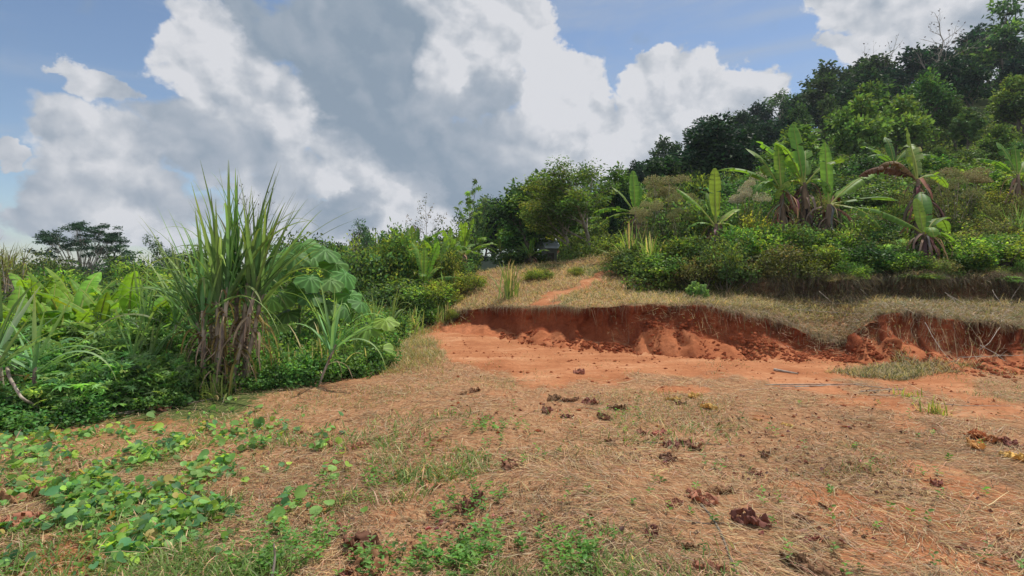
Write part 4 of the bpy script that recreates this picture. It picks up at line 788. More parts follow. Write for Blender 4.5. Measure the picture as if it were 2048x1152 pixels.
# broad-leaved sapling
def sapling():
    r = np.random.default_rng(88); Y0 = 9.9; loc = gp(598, Y0); t = thing('sapling', 'broad-leaved sapling with huge lobed drooping leaves beside the cane', 'sapling', loc)
    mb = MB(); tr = curve_lines([[0, 0, -.1]], [[.02, 0, 1]], 1.85, 0, 10, .02, r)[0]; tube(mb, tr, np.linspace(.032, .016, 10), ns=8)
    ln = []
    # (u, row, radius px, depth offset)
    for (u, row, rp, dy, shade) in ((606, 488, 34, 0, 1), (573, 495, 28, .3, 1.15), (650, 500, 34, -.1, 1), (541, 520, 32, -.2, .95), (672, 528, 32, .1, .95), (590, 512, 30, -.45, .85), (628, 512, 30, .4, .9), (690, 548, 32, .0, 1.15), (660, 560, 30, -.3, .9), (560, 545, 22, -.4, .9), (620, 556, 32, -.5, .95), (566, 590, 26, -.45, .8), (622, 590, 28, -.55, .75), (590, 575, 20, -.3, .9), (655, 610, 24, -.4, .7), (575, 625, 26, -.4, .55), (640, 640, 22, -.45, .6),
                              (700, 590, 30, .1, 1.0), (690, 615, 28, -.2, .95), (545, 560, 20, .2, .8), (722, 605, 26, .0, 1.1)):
        Y = Y0 + dy; p = np.array([wx(u, Y) - loc[0], dy, wz(row, Y) - loc[2]]); R = rp / FPX * Y
        outw = np.array([p[0], dy * .6 - .1, 0]); outw = outw / (np.linalg.norm(outw) + 1e-6); n_ = np.array([outw[0] * .55, -.45 + outw[1] * .3, .85]) + r.normal(0, .12, 3)
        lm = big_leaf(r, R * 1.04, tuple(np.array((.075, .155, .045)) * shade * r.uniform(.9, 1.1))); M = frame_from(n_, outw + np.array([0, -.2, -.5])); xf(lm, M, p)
        link('leaf', lm.mesh('leaf', M_broad), t)
        zb = np.clip(p[2] - .35, .5, 1.7); b = np.array([0, 0, zb]); m = (b + p) / 2 + np.array([0, 0, .12]); tube(mb, [b, (b + m) / 2 + [0, 0, .03], m, (m + p) / 2 + [0, 0, .04], p], .008, ns=4)
    link('trunk', mb.mesh('trunk', M_gstem), t)
    for k, (u, Y, rows) in enumerate(((745, 9.4, [(735, 655, 26), (757, 700, 24), (770, 640, 22), (722, 690, 22)]), (552, 9.3, [(540, 600, 20), (560, 650, 18)]))):
        loc = gp(u, Y); t = thing('sapling', ['low broad-leaved seedling at the clearing corner', 'small broad-leaved seedling between cane and sapling'][k], 'sapling', loc); st = MB()
        for (uu, row, rp) in rows:
            p = np.array([wx(uu, Y) - loc[0], r.uniform(-.15, .15), wz(row, Y) - loc[2]]); n_ = np.array([p[0] * .6, -.5, .8]) + r.normal(0, .1, 3)
            lm = big_leaf(r, rp / FPX * Y * 1.3, (.12, .2, .045)); xf(lm, frame_from(n_, np.array([p[0], -.3, -.5])), p); link('leaf', lm.mesh('leaf', M_broad), t)
            tube(st, [np.array([0, 0, 0]), np.array([p[0] * .3, 0, p[2] * .6]), p], .006, ns=4)
        link('stem', st.mesh('stem', M_gstem), t)
sapling()

for k in range(22):
    u = 1500 + k * 33 + (k * 37 % 17); Y = float(np.interp(u, UC, FY[5])) + .12 + (k * 7 % 5) * .16
    shrub_at((S_vin, S_oli, S_grn, S_vin)[k % 4][k % 2], u, Y, (.14, .34, .2, .45, .12)[k * 3 % 5], .5 + .14 * (k % 4), 'low weedy growth drooping over the shadowed upper ledge', 'weeds drooping over the upper ledge', 'vine_tangle', 'vine tangle')
# ------------------------------------------------------------------ ground cover
def scatter(n, u0, u1, Ya, Yb, power=1.0, seed=0):
    r = np.random.default_rng(seed); u = r.uniform(u0, u1, n)
    t = r.random(n); Y = Ya * (Yb / Ya) ** t if power == 1 else (Ya ** -1 * (1 - t) + Yb ** -1 * t) ** -1
    return u, Y, wx(u, Y), r
def straw():
    u, Y, x, r = scatter(180000, -150, 2250, 2.35, 12.5, seed=1)
    m = masks(x, Y); keep = r.random(len(x)) < np.clip(m[:, 1] * 1.5 - .15, .12, 1) * (1 - road_mask(x, Y) * .93) * (.36 + .78 * sstep(.3, .62, fbm(x * 1.1, Y * 1.1, 4, 60))) * (1 - sstep(7, 3, Y) * 0) * np.where((u < 560) & (Y > 5), .35, 1)
    u, Y, x = u[keep], Y[keep], x[keep]; n = len(x); z = height(x, Y)
    a = fbm(x * .7, Y * .7, 2, 61) * 9 + r.normal(0, .75, n); K = 4
    L = r.uniform(.04, .16, n) * (1 + .05 * Y) * r.choice([.6, 1, 1.7], n, p=[.5, .4, .1]); el = r.normal(.05, .16, n)
    mb = MB(); b = np.stack([x, Y, z + r.uniform(.0, .018, n)], 1)
    P = curve_lines(b, np.stack([np.cos(a), np.sin(a), el], 1), L, r.uniform(-.2, .9, n), K, .16, r)
    zz = height(P[..., 0].ravel(), P[..., 1].ravel()).reshape(P.shape[:2]); P[..., 2] = np.maximum(P[..., 2], zz + .003)
    c = jit((.435, .30, .168), n, .28, r) * (.55 + .8 * fbm(x * .9, Y * .9, 4, 63))[:, None]; pal = r.random(n); c[pal < .22] *= .45; c[pal > .88] = jit((.52, .41, .27), (pal > .88).sum(), .15, r)
    ribbons(mb, P, np.linspace(1, .4, K)[None] * (r.uniform(.0009, .0018, n) * (1 + .13 * Y))[:, None], c)
    tag(link('dry_straw', mb.mesh('dry_straw', M_dry)), 'mown dry straw lying over the red soil', 'straw', kind='stuff')
straw()
def grass(nm, lab, n, u0, u1, Ya, Yb, dens, L, col, seed, blade=.0022, dryf=.2, el=.9, drycol=(.40, .31, .18), power=1, droop=(.3, 1.6), K=5, cat='grass', mat=None, lean=(0, 0)):
    u, Y, x, r = scatter(n, u0, u1, Ya, Yb, power, seed); keep = r.random(n) < dens(x, Y, u); u, Y, x = u[keep], Y[keep], x[keep]; n = len(x); z = height(x, Y)
    a = r.uniform(0, 2 * pi, n); hh = L[0] + (L[1] - L[0]) * r.random(n) ** 1.5; hh = hh * (.6 + .8 * fbm(x * 1.3, Y * 1.3, 2, seed + 5))
    c = jit(col, n, .22, r); d = r.random(n) < dryf; c[d] = jit(drycol, d.sum(), .22, r)
    P = curve_lines(np.stack([x, Y, z - .005], 1), np.stack([np.cos(a) + lean[0], np.sin(a) + lean[1], np.abs(r.normal(el, .5, n)) + .15], 1), hh, r.uniform(droop[0], droop[1], n), K, .05, r)
    mb = MB(); ribbons(mb, P, np.sin(pi * np.linspace(.3, .98, K))[None] * (r.uniform(.6, 1.3, n) * blade * (1 + .05 * Y))[:, None], c)
    tag(link(nm, mb.mesh(nm, mat or M_blade)), lab, cat, kind='stuff')
def nz(x, y, s, f=1.): return fbm(x * f, y * f, 4, s)
grass('green_grass', 'fresh green grass blades sprouting through the straw', 90000, -100, 1500, 2.35, 6.5, lambda x, Y, u: np.clip(sstep(.46, .62, nz(x, Y, 70, 1.1)) * (1 - sstep(1050, 1500, u) * .85) * (1 - sstep(4.2, 6.5, Y) * .85) * (.3 + .7 * sstep(150, 400, u)), 0, 1), (.04, .15), (.085, .145, .035), 71, blade=.0032, dryf=.15)
grass('short_grass', 'short green and tan grass tufts across the clearing', 90000, 0, 2250, 4.5, 12.5, lambda x, Y, u: sstep(.46, .62, nz(x, Y, 72, .9)) * (1 - road_mask(x, Y)) * np.where(u < 500, .2, .75), (.03, .10), (.10, .125, .04), 73, blade=.0022, dryf=.45, drycol=(.28, .2, .12))
grass('edge_grass', 'taller pale grass along the edge of the dirt track', 42000, 690, 960, 7.8, 17, lambda x, Y, u: np.clip((1 - road_mask(x, Y)) * sstep(0, 110, 930 - u + (nz(x, Y, 74) - .5) * 200) * sstep(0, 90, u - 700 - (nz(x, Y, 174) - .5) * 150) * sstep(8.3, 11.5, Y + (nz(x, Y, 175) - .5) * 3), 0, 1), (.04, .27), (.14, .15, .05), 75, blade=.0026, dryf=.5, drycol=(.30, .23, .13))
grass('slope_grass', 'dry tangled grass covering the slope behind the bank', 190000, 840, 2250, 12.0, 20.5, lambda x, Y, u: np.clip((masks(x, Y)[:, 1] > .5) * (Y > np.interp(u, UC, FY[3]) + .0) * (.45 + .6 * nz(x, Y, 76, 1.3)), 0, 1), (.06, .26), (.085, .095, .038), 77, blade=.0028, dryf=.68, drycol=(.27, .205, .12), el=.6)
grass('terrace_grass', 'grey-brown matted grass on the upper terrace edge', 110000, 1380, 2250, 9.9, 15.2, lambda x, Y, u: np.clip(.3 + .8 * nz(x, Y, 78, 1.5), 0, 1) * (Y > np.interp(u, UC, FY[3])), (.08, .34), (.08, .085, .035), 79, blade=.0030, dryf=.7, drycol=(.18, .14, .09), el=.35, droop=(.8, 2.6))
grass('foot_grass', 'grey-green grass growing at the foot of the dark soil heap', 22000, 1650, 1980, 8.4, 10.2, lambda x, Y, u: np.clip(sstep(.1, .7, 1 - np.abs((u - 1800) / 140) - np.abs((Y - 9.3) / .9) + nz(x, Y, 80, 2.) * .9 - .3), 0, 1), (.05, .24), (.05, .058, .024), 81, blade=.0026, dryf=.6, drycol=(.24, .18, .11))
# fringe of roots and grass over the bank lip
def fringe():
    r = np.random.default_rng(91); n = 15000; u = r.uniform(860, 2200, n); Y = np.interp(u, UC, FY[3]) + r.uniform(-.03, .25, n)
    x = wx(u, Y); dn = nz(x, Y * 0, 92, 1.8); k = (r.random(n) < sstep(.3, .6, dn) + .2) & (np.interp(u, UC, FZ[3]) > .2); u, Y, x = u[k], Y[k], x[k]; n = len(x); z = height(x, Y)
    P = curve_lines(np.stack([x, Y, z + .01], 1), np.stack([r.normal(0, .7, n), -np.abs(r.normal(.9, .3, n)), r.uniform(-.1, .8, n)], 1), r.uniform(.08, .42, n) * (r.random(n) ** .5), r.uniform(2, 5, n), 7, .12, r)
    mb = MB(); ribbons(mb, P, np.linspace(1, .3, 7)[None] * r.uniform(.0014, .0035, (n, 1)), jit((.27, .19, .12), n, .35, r))
    m = 70; u = r.uniform(900, 1700, m); Y = np.interp(u, UC, FY[3]) - .02; x = wx(u, Y); z = height(x, Y)
    P = curve_lines(np.stack([x, Y, z], 1), np.stack([r.normal(0, .15, m), np.full(m, -.5), np.full(m, -.4)], 1), r.uniform(.15, .75, m) * .8, 3., 9, .14, r)
    ribbons(mb, P, r.uniform(.002, .005, (m, 1)) * np.ones((1, 9)), jit((.18, .11, .07), m, .3, r))
    n = 26000; u = r.uniform(1480, 2250, n); Y = np.interp(u, UC, FY[5]) + r.uniform(-.25, .25, n); x = wx(u, Y); k = r.random(n) < sstep(.30, .56, nz(x, Y * 0, 192, 1.6)) * .8 + .25; u, Y, x = u[k], Y[k], x[k]; n = len(x); z = height(x, Y)
    P = curve_lines(np.stack([x, Y, z + .02], 1), np.stack([r.normal(0, .8, n), -np.abs(r.normal(.9, .3, n)), r.uniform(0, 1.1, n)], 1), r.uniform(.1, .55, n), r.uniform(1.5, 4.5, n), 8, .2, r)
    ribbons(mb, P, np.linspace(1, .3, 8)[None] * r.uniform(.002, .0045, (n, 1)), jit((.13, .10, .06), n, .5, r))
    tag(link('hanging_roots', mb.mesh('hanging_roots', M_dry)), 'fringe of dry roots and grass hanging over the bank edge', 'roots', kind='stuff')
fringe()
# clods at the foot of the bank
def clods():
    r = np.random.default_rng(93); mb = MB(); n = 2400; u = r.uniform(1000, 2120, n); f = np.abs(r.normal(0, .34, n)) - .16
    Y = np.interp(u, UC, FY[1]) - f + .35; x = wx(u, Y); z = height(x, Y)
    ph = (1 + 5 ** .5) / 2; ico = unit(np.array([(-1, ph, 0), (1, ph, 0), (-1, -ph, 0), (1, -ph, 0), (0, -1, ph), (0, 1, ph), (0, -1, -ph), (0, 1, -ph), (ph, 0, -1), (ph, 0, 1), (-ph, 0, -1), (-ph, 0, 1)], float))
    F = np.array([(0, 11, 5), (0, 5, 1), (0, 1, 7), (0, 7, 10), (0, 10, 11), (1, 5, 9), (5, 11, 4), (11, 10, 2), (10, 7, 6), (7, 1, 8), (3, 9, 4), (3, 4, 2), (3, 2, 6), (3, 6, 8), (3, 8, 9), (4, 9, 5), (2, 4, 11), (6, 2, 10), (8, 6, 7), (9, 8, 1)])
    s = .008 + .035 * r.random(n) ** 3.5 + .012 * r.random(n)
    V = (ico[None] * (1 + r.normal(0, .2, (n, 12, 1)))) * s[:, None, None] * np.array([1.2, 1, .75]) + np.stack([x, Y, z + s * .2], 1)[:, None]
    mb.add(V.reshape(-1, 3), (np.arange(n)[:, None, None] * 12 + F[None]).reshape(-1, 3), (1, 0, 0))
    tag(link('rubble', mb.mesh('rubble', M_bank, smooth=False)), 'crumbled red soil clods along the foot of the bank', 'rubble', kind='stuff')
clods()
def pebbles():
    r = np.random.default_rng(193); mb = MB(); n = 9000; u = r.uniform(820, 2150, n); row = r.uniform(655, 900, n); Y = Yrow(row); x = wx(u, Y); k = r.random(n) < .10 + .75 * road_mask(x, Y) * sstep(.35, .65, nz(x, Y, 194, 1.2)); x, Y = x[k], Y[k]; n = len(x); z = height(x, Y)
    V = unit(r.normal(size=(n, 6, 3))) * 0; base = np.array([(1, 0, 0), (0, 1, 0), (-1, 0, 0), (0, -1, 0), (0, 0, 1), (0, 0, -1)], float); F = np.array([(0, 1, 4), (1, 2, 4), (2, 3, 4), (3, 0, 4), (1, 0, 5), (2, 1, 5), (3, 2, 5), (0, 3, 5)])
    s = .004 + .022 * r.random(n) ** 5 + .004 * r.random(n); V = base[None] * (1 + r.normal(0, .25, (n, 6, 1))) * s[:, None, None] * [1.3, 1, .7] + np.stack([x, Y, z + s * .2], 1)[:, None]
    mb.add(V.reshape(-1, 3), (np.arange(n)[:, None, None] * 6 + F[None]).reshape(-1, 3), (1, 0, 0)); tag(link('pebbles', mb.mesh('pebbles', M_bank, smooth=False)), 'small crumbs of soil scattered over the dirt track', 'pebbles', kind='stuff')
pebbles()
grass('track_grass', 'sparse low grass sprouting on the dirt track', 14000, 880, 2100, 8.2, 14, lambda x, Y, u: road_mask(x, Y) * sstep(.58, .68, nz(x, Y, 195, 1.0)) * .8, (.02, .08), (.09, .11, .035), 196, blade=.002, dryf=.5, drycol=(.3, .22, .13))
# creeping round-leaved vine
def creeper():
    r = np.random.default_rng(94); n = 22000; u = r.uniform(-80, 760, n); row = r.uniform(770, 1150, n); Y = Yrow(row); x = wx(u, Y)
    c = [(330, 850, 120, 38, 1.), (150, 880, 150, 50, .6), (60, 840, 90, 60, .7), (470, 925, 130, 50, 1.), (580, 895, 70, 45, .9), (300, 960, 200, 60, 1.), (140, 1010, 120, 50, .7), (330, 1010, 140, 55, .8), (60, 1090, 110, 60, .5), (220, 1070, 90, 50, .6), (480, 1000, 90, 40, .5), (440, 835, 60, 25, .7)]
    d = sum(w * np.exp(-((u - a) / s1) ** 2 - ((row - b) / s2) ** 2) for a, b, s1, s2, w in c); d = d * sstep(.40, .55, nz(x, Y, 95, 2.6)) * sstep(.2, .48, nz(x, Y, 96, .9)) * 1.3
    k = r.random(n) < np.clip(d * .46, 0, .6); x, Y, u, row = x[k], Y[k], u[k], row[k]; n = len(x); z = height(x, Y)
    s = (.009 + .03 * r.random(n) ** 1.5) * np.where(r.random(n) < .12, 1.5, 1); hgt_ = .01 + .07 * r.random(n) ** 1.6; m = 14; th = np.linspace(0, 2 * pi, m, endpoint=False)
    rad = 1 - .45 * np.exp(-((th - pi) / .3) ** 2) + .12 * np.cos(th) ; fold = .28
    Nn = unit(r.normal(0, .52, (n, 3)) + np.array([0, -.18, 1.])); A = unit(np.cross(Nn, rdir(n, r))); B = np.cross(Nn, A)
    ctr = np.stack([x, Y, z + hgt_], 1)
    ring = ctr[:, None] + s[:, None, None] * (rad * np.cos(th))[None, :, None] * A[:, None] + s[:, None, None] * (rad * np.sin(th))[None, :, None] * B[:, None] + Nn[:, None] * s[:, None, None] * (np.abs(np.sin(th)) * fold - .12 * np.cos(th) ** 2)[None, :, None]
    V = np.concatenate([(ctr - A * s[:, None] * .35)[:, None], ring], 1); b = np.arange(n)[:, None, None] * (m + 1); j = np.arange(m)
    F = np.stack([np.zeros(m, int), 1 + j, 1 + (j + 1) % m], -1)[None] + b
    col = jit((.085, .165, .045), n, .25, r); q = r.random(n); col[q < .3] = jit((.045, .105, .045), (q < .3).sum(), .2, r); col[q > .86] = jit((.14, .225, .038), (q > .86).sum(), .2, r); col[(q > .3) & (q < .35)] = (.2, .16, .05)
    mb = MB(); mb.add(V.reshape(-1, 3), F.reshape(-1, 3), np.repeat(col, m + 1, 0))
    P = np.stack([np.stack([x + r.normal(0, .01, n), Y + r.normal(0, .01, n), z], 1), ctr - A * s[:, None] * .35], 1); ribbons(mb, P, .0012, col)
    st = r.choice(n, 420); b_ = np.stack([x[st], Y[st], z[st] + .012], 1); a_ = r.uniform(0, 6.28, 420); R_ = curve_lines(b_, np.stack([np.cos(a_), np.sin(a_), np.full(420, .02)], 1), r.uniform(.2, .7, 420), 0, 10, .16, r)
    R_[..., 2] = height(R_[..., 0].ravel(), R_[..., 1].ravel()).reshape(R_.shape[:2]) + .014; ribbons(mb, R_, .0018, jit((.12, .13, .05), 420, .3, r))
    tag(link('creeping_vine', mb.mesh('creeping_vine', M_leaf)), 'round-leaved green creeper spreading over the straw', 'creeper', kind='stuff')
creeper()
def weeds():
    r = np.random.default_rng(96); n = 9000; u = r.uniform(0, 2100, n); row = r.uniform(800, 1160, n); Y = Yrow(row); x = wx(u, Y)
    c = [(970, 865, 60, 18, 1.), (1240, 840, 60, 20, .5), (760, 1100, 200, 60, .8), (1150, 1110, 60, 45, 1.), (960, 1120, 100, 40, .8), (640, 1040, 110, 60, .5), (1060, 920, 40, 20, .5), (930, 1010, 90, 25, .5), (840, 860, 60, 20, .3), (1040, 960, 50, 20, .4), (720, 960, 60, 30, .4), (1700, 960, 80, 18, .25), (1390, 930, 30, 10, .4), (1880, 900, 60, 12, .2), (500, 1110, 120, 50, .4), (1580, 1090, 40, 15, .3)]
    d = sum(w * np.exp(-((u - a) / s1) ** 2 - ((row - b) / s2) ** 2) for a, b, s1, s2, w in c) * sstep(.42, .60, nz(x, Y, 97, 3.)) * .85 + .014
    k = r.random(n) < d; x, Y = x[k], Y[k]; n = len(x); z = height(x, Y); mb = MB(); q = 7
    b = np.repeat(np.stack([x, Y, z], 1), q, 0); hh = np.tile(np.linspace(.01, .09, q), n) * np.repeat(r.uniform(.4, 1.2, n), q); b = b + np.stack([np.repeat(r.normal(0, .25, n), q) * hh, np.repeat(r.normal(0, .25, n), q) * hh, hh], 1)
    az = np.tile(np.arange(q) * 2.4, n) + np.repeat(r.uniform(0, 6, n), q); D = np.stack([np.cos(az), np.sin(az), np.full(n * q, .35)], 1)
    L = r.uniform(.018, .045, n * q); leaves(mb, b, D, rdir(n * q, r, 2.), L, L * .48, np.repeat(jit((.075, .16, .04), n, .22, r), q, 0), .2)
    tag(link('weeds', mb.mesh('weeds', M_leaf)), 'small green broad-leaved weeds scattered through the straw', 'weeds', kind='stuff')
weeds()
def undergrowth(nm, lab, n, u0, u1, Ya, Yb, dens, hmax, L, W, col, seed, light):
    u, Y, x, r = scatter(n, u0, u1, Ya, Yb, 1, seed); k = r.random(n) < dens(x, Y, u); x, Y = x[k], Y[k]; n = len(x); z = height(x, Y) + hmax * r.random(n) ** 1.4 * (.4 + 1.1 * nz(x, Y, seed, .8))
    c = jit(col, n, .3, r); q = nz(x, Y, seed + 1, 1.2) + r.normal(0, .08, n) > .56; c[q] = jit(light, q.sum(), .25, r)
    mb = MB(); s = r.uniform(.6, 1.4, n) * (.6 + .028 * Y); leaves(mb, np.stack([x, Y, z], 1), rdir(n, r, .2), rdir(n, r, 1.), L * s, W * s, c)
    tag(link(nm, mb.mesh(nm, M_leaf)), lab, 'undergrowth', kind='stuff')
edgeY = lambda u: np.interp(u, [-100, 0, 200, 400, 520, 640, 760, 850], [5.9, 6.05, 6.75, 7.5, 7.8, 8.3, 9.3, 15.8])
undergrowth('undergrowth', 'tangled green undergrowth between the cane and the bananas', 110000, -150, 880, 5.9, 24, lambda x, Y, u: (Y > edgeY(u) + (nz(x, Y, 99, 1.5) - .5) * .8) * 1.0, .45, .07, .04, (.065, .12, .034), 101, (.12, .18, .04))
undergrowth('hill_undergrowth', 'mixed green and yellowish undergrowth covering the slope above the bank', 220000, 1120, 2300, 14.2, 46, lambda x, Y, u: np.where(Y < 20.5, sstep(1235, 1300, u), 1.), .6, .085, .05, (.05, .085, .024), 103, (.095, .135, .032))

# ------------------------------------------------------------------ crumpled dead leaves
def dead_meshes():
    out = []
    for k in range(12):
        r = np.random.default_rng(700 + k); nu, nv = 34, 26; a = np.linspace(-1, 1, nu); b = np.linspace(-1, 1, nv); A, B = np.meshgrid(a, b, indexing='ij')
        w = np.sqrt(np.clip(1 - (A * .98) ** 2, 0, 1)) * (.72 + .28 * np.abs(np.cos(A * 5 + k))); Yv = B * w * .95
        # pleats radiating from the stalk, edges rolled in, whole sheet crumpled
        th = np.arctan2(Yv, A + 1.15); pl = np.cos(th * r.uniform(14, 22) + k) * (.05 + .07 * (A + 1) / 2)
        curl = r.uniform(.5, 1.7) * r.choice([1, 1, -1]); ang = Yv * curl; R = 1 / curl; Yc = R * np.sin(ang); Zc = R * (1 - np.cos(ang)); 
        bend = r.uniform(-.9, 1.2); Zc = Zc + np.sign(bend) * (1 - np.cos(A * bend)) * .4
        sx = k * 7.3; big = fbm(A * 1.8 + sx, B * 1.8, 2, 5) - .5; cr = np.abs(fbm(A * 3.2 + sx, B * 3.2, 3, 9) - .5)
        Zc = Zc + pl + big * .75 - cr * .8 + .15; Yc = Yc * .8 + (fbm(A * 2.6 + sx, B * 2.6, 3, 3) - .5) * .7; X2 = A * .85 + (fbm(A * 2.6 + 5 + sx, B * 2.6, 3, 13) - .5) * .55
        edge_ = np.abs(B) ** 6; Zc = Zc - edge_ * (fbm(A * 7 + sx, B, 2, 15)) * .35 * np.sign(curl)
        V = np.stack([X2, Yc, Zc], -1).reshape(-1, 3); V[:, 2] -= np.percentile(V[:, 2], 12); V *= .5
        i = (np.arange(nu - 1) * nv)[:, None]; j = np.arange(nv - 1)[None]; F = np.stack([i + j, i + j + 1, i + nv + j + 1, i + nv + j], -1).reshape(-1, 4)
        hole = fbm(A * 5 + sx, B * 5, 2, 19).ravel(); keep = ~((hole[F].mean(1) > .70) | ((np.abs(B).ravel()[F].mean(1) > .8) & (hole[F].mean(1) > .55)))
        cc = (np.array((1., 1, 1)) * ((.55 + .95 * fbm(A * 3, B * 3, 3, k)) * (1 + 1.2 * np.clip(pl, 0, 1)))[..., None]).reshape(-1, 3)
        out.append((V, F[keep], cc))
    return out
DM = dead_meshes()
DL = [ # u, row, width px, colour, label
 (740, 1128, 105, 'r', 'largest dead leaf, reddish and folded, lying under dark curled ones'), (725, 1085, 75, 'd', 'dark purplish curled leaf just behind the largest red one'), (672, 1062, 40, 'd', 'small dark leaf half hidden in green grass'), (690, 1145, 45, 'r', 'brown leaf scrap at the bottom beside the largest red leaf'),
 (940, 1005, 75, 'd', 'crumpled brown leaf with a green sprig at its rim'), (1020, 930, 42, 'd', 'upright curled brown leaf above the sprig-rimmed one'), (860, 968, 45, 'r', 'reddish-brown leaf tented over broken straw'), (712, 888, 45, 'r', 'coiled reddish leaf at the edge of the creeper'), (668, 882, 34, 'r', 'reddish leaf next to the coiled one'), (612, 858, 34, 'r', 'small reddish leaf by the creeper tip'), (910, 1045, 50, 'r', 'flattened red-brown leaf fragments in bare soil'),
 (1092, 818, 36, 'd', 'dark knotted leaf at the end of the long dark leaf row'), (1135, 830, 30, 'd', 'small dark leaf with a raised point below the leaf row'), (1108, 797, 34, 'd', 'flat dark leaf beginning the leaf row'), (1140, 799, 36, 'd', 'dark leaf in the leaf row beside its flat first leaf'), (1180, 802, 34, 'd', 'dark pointed leaf in the middle of the leaf row'), (1210, 830, 42, 'd', 'fan-shaped dark red leaf standing below the leaf row'), (1232, 812, 36, 'd', 'dark ragged leaf closing the leaf row beside green weeds'),
 (1283, 862, 28, 'd', 'small dark leaf starting the short leaf string'), (1318, 862, 36, 'r', 'reddish torn leaf in the short leaf string'), (1220, 882, 24, 'd', 'lone small dark leaf on pale straw'), (1345, 884, 36, 'd', 'dark upright leaf over a yellow-green sprout'), (1333, 905, 44, 'd', 'dark drooping leaf under the upright one'), (1380, 885, 46, 'd', 'ribbed brown leaf lying beside the yellow-green sprout'),
 (1400, 985, 72, 'r', 'large pleated brown leaf fanned above a dead stalk'), (1440, 970, 50, 'd', 'dark curled leaf behind the pleated one'), (1350, 1000, 36, 'r', 'brown leaf scrap beside the pleated leaf'), (1500, 1035, 72, 'd', 'long rolled dark red leaf with a shredded edge'), (1302, 1055, 44, 'd', 'round balled dark leaf in green shoots'), (1375, 1085, 40, 'd', 'pointed dark leaf next to the dead stalk'), (1420, 1135, 60, 'r', 'brown leaf at the bottom edge beside the dead stalk'),
 (1640, 1130, 80, 'd', 'large dark crumpled leaf near the bottom edge'), (1590, 1115, 70, 'd', 'dark torn leaf touching the large crumpled one'), (1605, 1035, 40, 'd', 'dark leaf in straw above the torn one'), (1625, 1075, 44, 'r', 'reddish rolled leaf between two dark leaves'), (1530, 905, 32, 'd', 'dark leaf with a tiny green shoot'), (1513, 940, 28, 'd', 'small folded dark leaf on the straw'),
 (1345, 795, 28, 'y', 'ochre leaf at the edge of the bare soil'), (1388, 790, 30, 'y', 'tan curled leaf beside the ochre one'), (1418, 814, 36, 'y', 'rounded yellow-brown leaf with a dark one behind'), (1362, 804, 22, 'd', 'small black-brown leaf between ochre leaves'), (1158, 742, 30, 'r', 'dark orange leaf lying on the bare dirt track'), (1515, 840, 16, 'y', 'tiny ochre leaf on red soil'), (1575, 850, 24, 'y', 'flat orange-brown leaf on red soil'),
 (1950, 870, 34, 'o', 'upright orange-brown leaf at the start of the leaf heap'), (1975, 876, 56, 'o', 'long orange-brown leaf in the leaf heap'), (2015, 880, 56, 'd', 'dark shredded leaf in the leaf heap'), (1950, 892, 44, 'y', 'flat yellow lobed leaf in front of the leaf heap'), (2030, 912, 50, 'y', 'yellow-brown leaf at the picture edge'), (1872, 962, 36, 'r', 'brown curled leaf beside bare red soil'), (1812, 938, 22, 'd', 'tiny dark leaf under a green shoot'),
 (950, 782, 26, 'd', 'dark leaf in a faint scatter near the track'), (925, 787, 22, 'd', 'small dark leaf in the faint scatter near the track'), (1650, 1010, 28, 'd', 'small dark leaf standing in thick straw'), (30, 985, 90, 'r', 'broad dull red leaf at the picture edge'), (20, 1035, 90, 'r', 'dull red leaf scrap below the broad one at the edge'), (375, 985, 50, 'd', 'dark ribbed leaf among creeper stems'), (240, 1060, 60, 'r', 'pinkish-brown leaf in a gap of the creeper'), (320, 805, 42, 'r', 'brown leaf lying on the dark twigs under the weeds'), (280, 800, 28, 'r', 'upright red-brown scrap near the dark twigs')]
DC = {'r': (.29, .13, .075), 'd': (.19, .088, .055), 'y': (.50, .27, .09), 'o': (.36, .14, .05)}
r_ = np.random.default_rng(9)
for k, (u, row, wp, cl, lab) in enumerate(DL):
    Y = Yrow(row + wp * .12); s = wp / FPX * Y * 1.2; V, F, cc = DM[k % len(DM)]; mb = MB(); mb.add(V, F, cc * np.array(DC[cl]) * r_.uniform(.8, 1.15))
    x = wx(u, Y); st = MB(); tube(st, [[-.36, 0, .04], [-.5, .03, .04], [-.75, -.04, .02]], .012, (.1, .05, .03), 4)
    t = thing('dead_leaf', lab, 'dead leaf', (x, Y, H(x, Y) - .03 * s), r_.uniform(0, 6.28), (s, s * r_.uniform(.7, 1), s * r_.uniform(.75, 1.1)))
    link('blade', mb.mesh('blade', M_dead), t); link('petiole', st.mesh('petiole', M_dead), t)

def litter():
    r = np.random.default_rng(98); u = r.uniform(-50, 2150, 9000); row = r.uniform(775, 1160, 9000); Y = Yrow(row); x = wx(u, Y); k = r.random(9000) < sstep(.5, .68, nz(x, Y, 120, 1.3)) * masks(x, Y)[:, 1] * .6; x, Y = x[k], Y[k]; n = len(x)
    mb = MB(); L_ = r.uniform(.012, .05, n); leaves(mb, np.stack([x, Y, height(x, Y) + r.uniform(.004, .02, n)], 1), rdir(n, r) * [1, 1, .3], rdir(n, r, 1.), L_, L_ * r.uniform(.3, .8, n), jit((.19, .10, .065), n, .4, r), .5)
    tag(link('leaf_litter', mb.mesh('leaf_litter', M_dead)), 'small broken brown leaf scraps strewn through the straw', 'litter', kind='stuff')
litter()

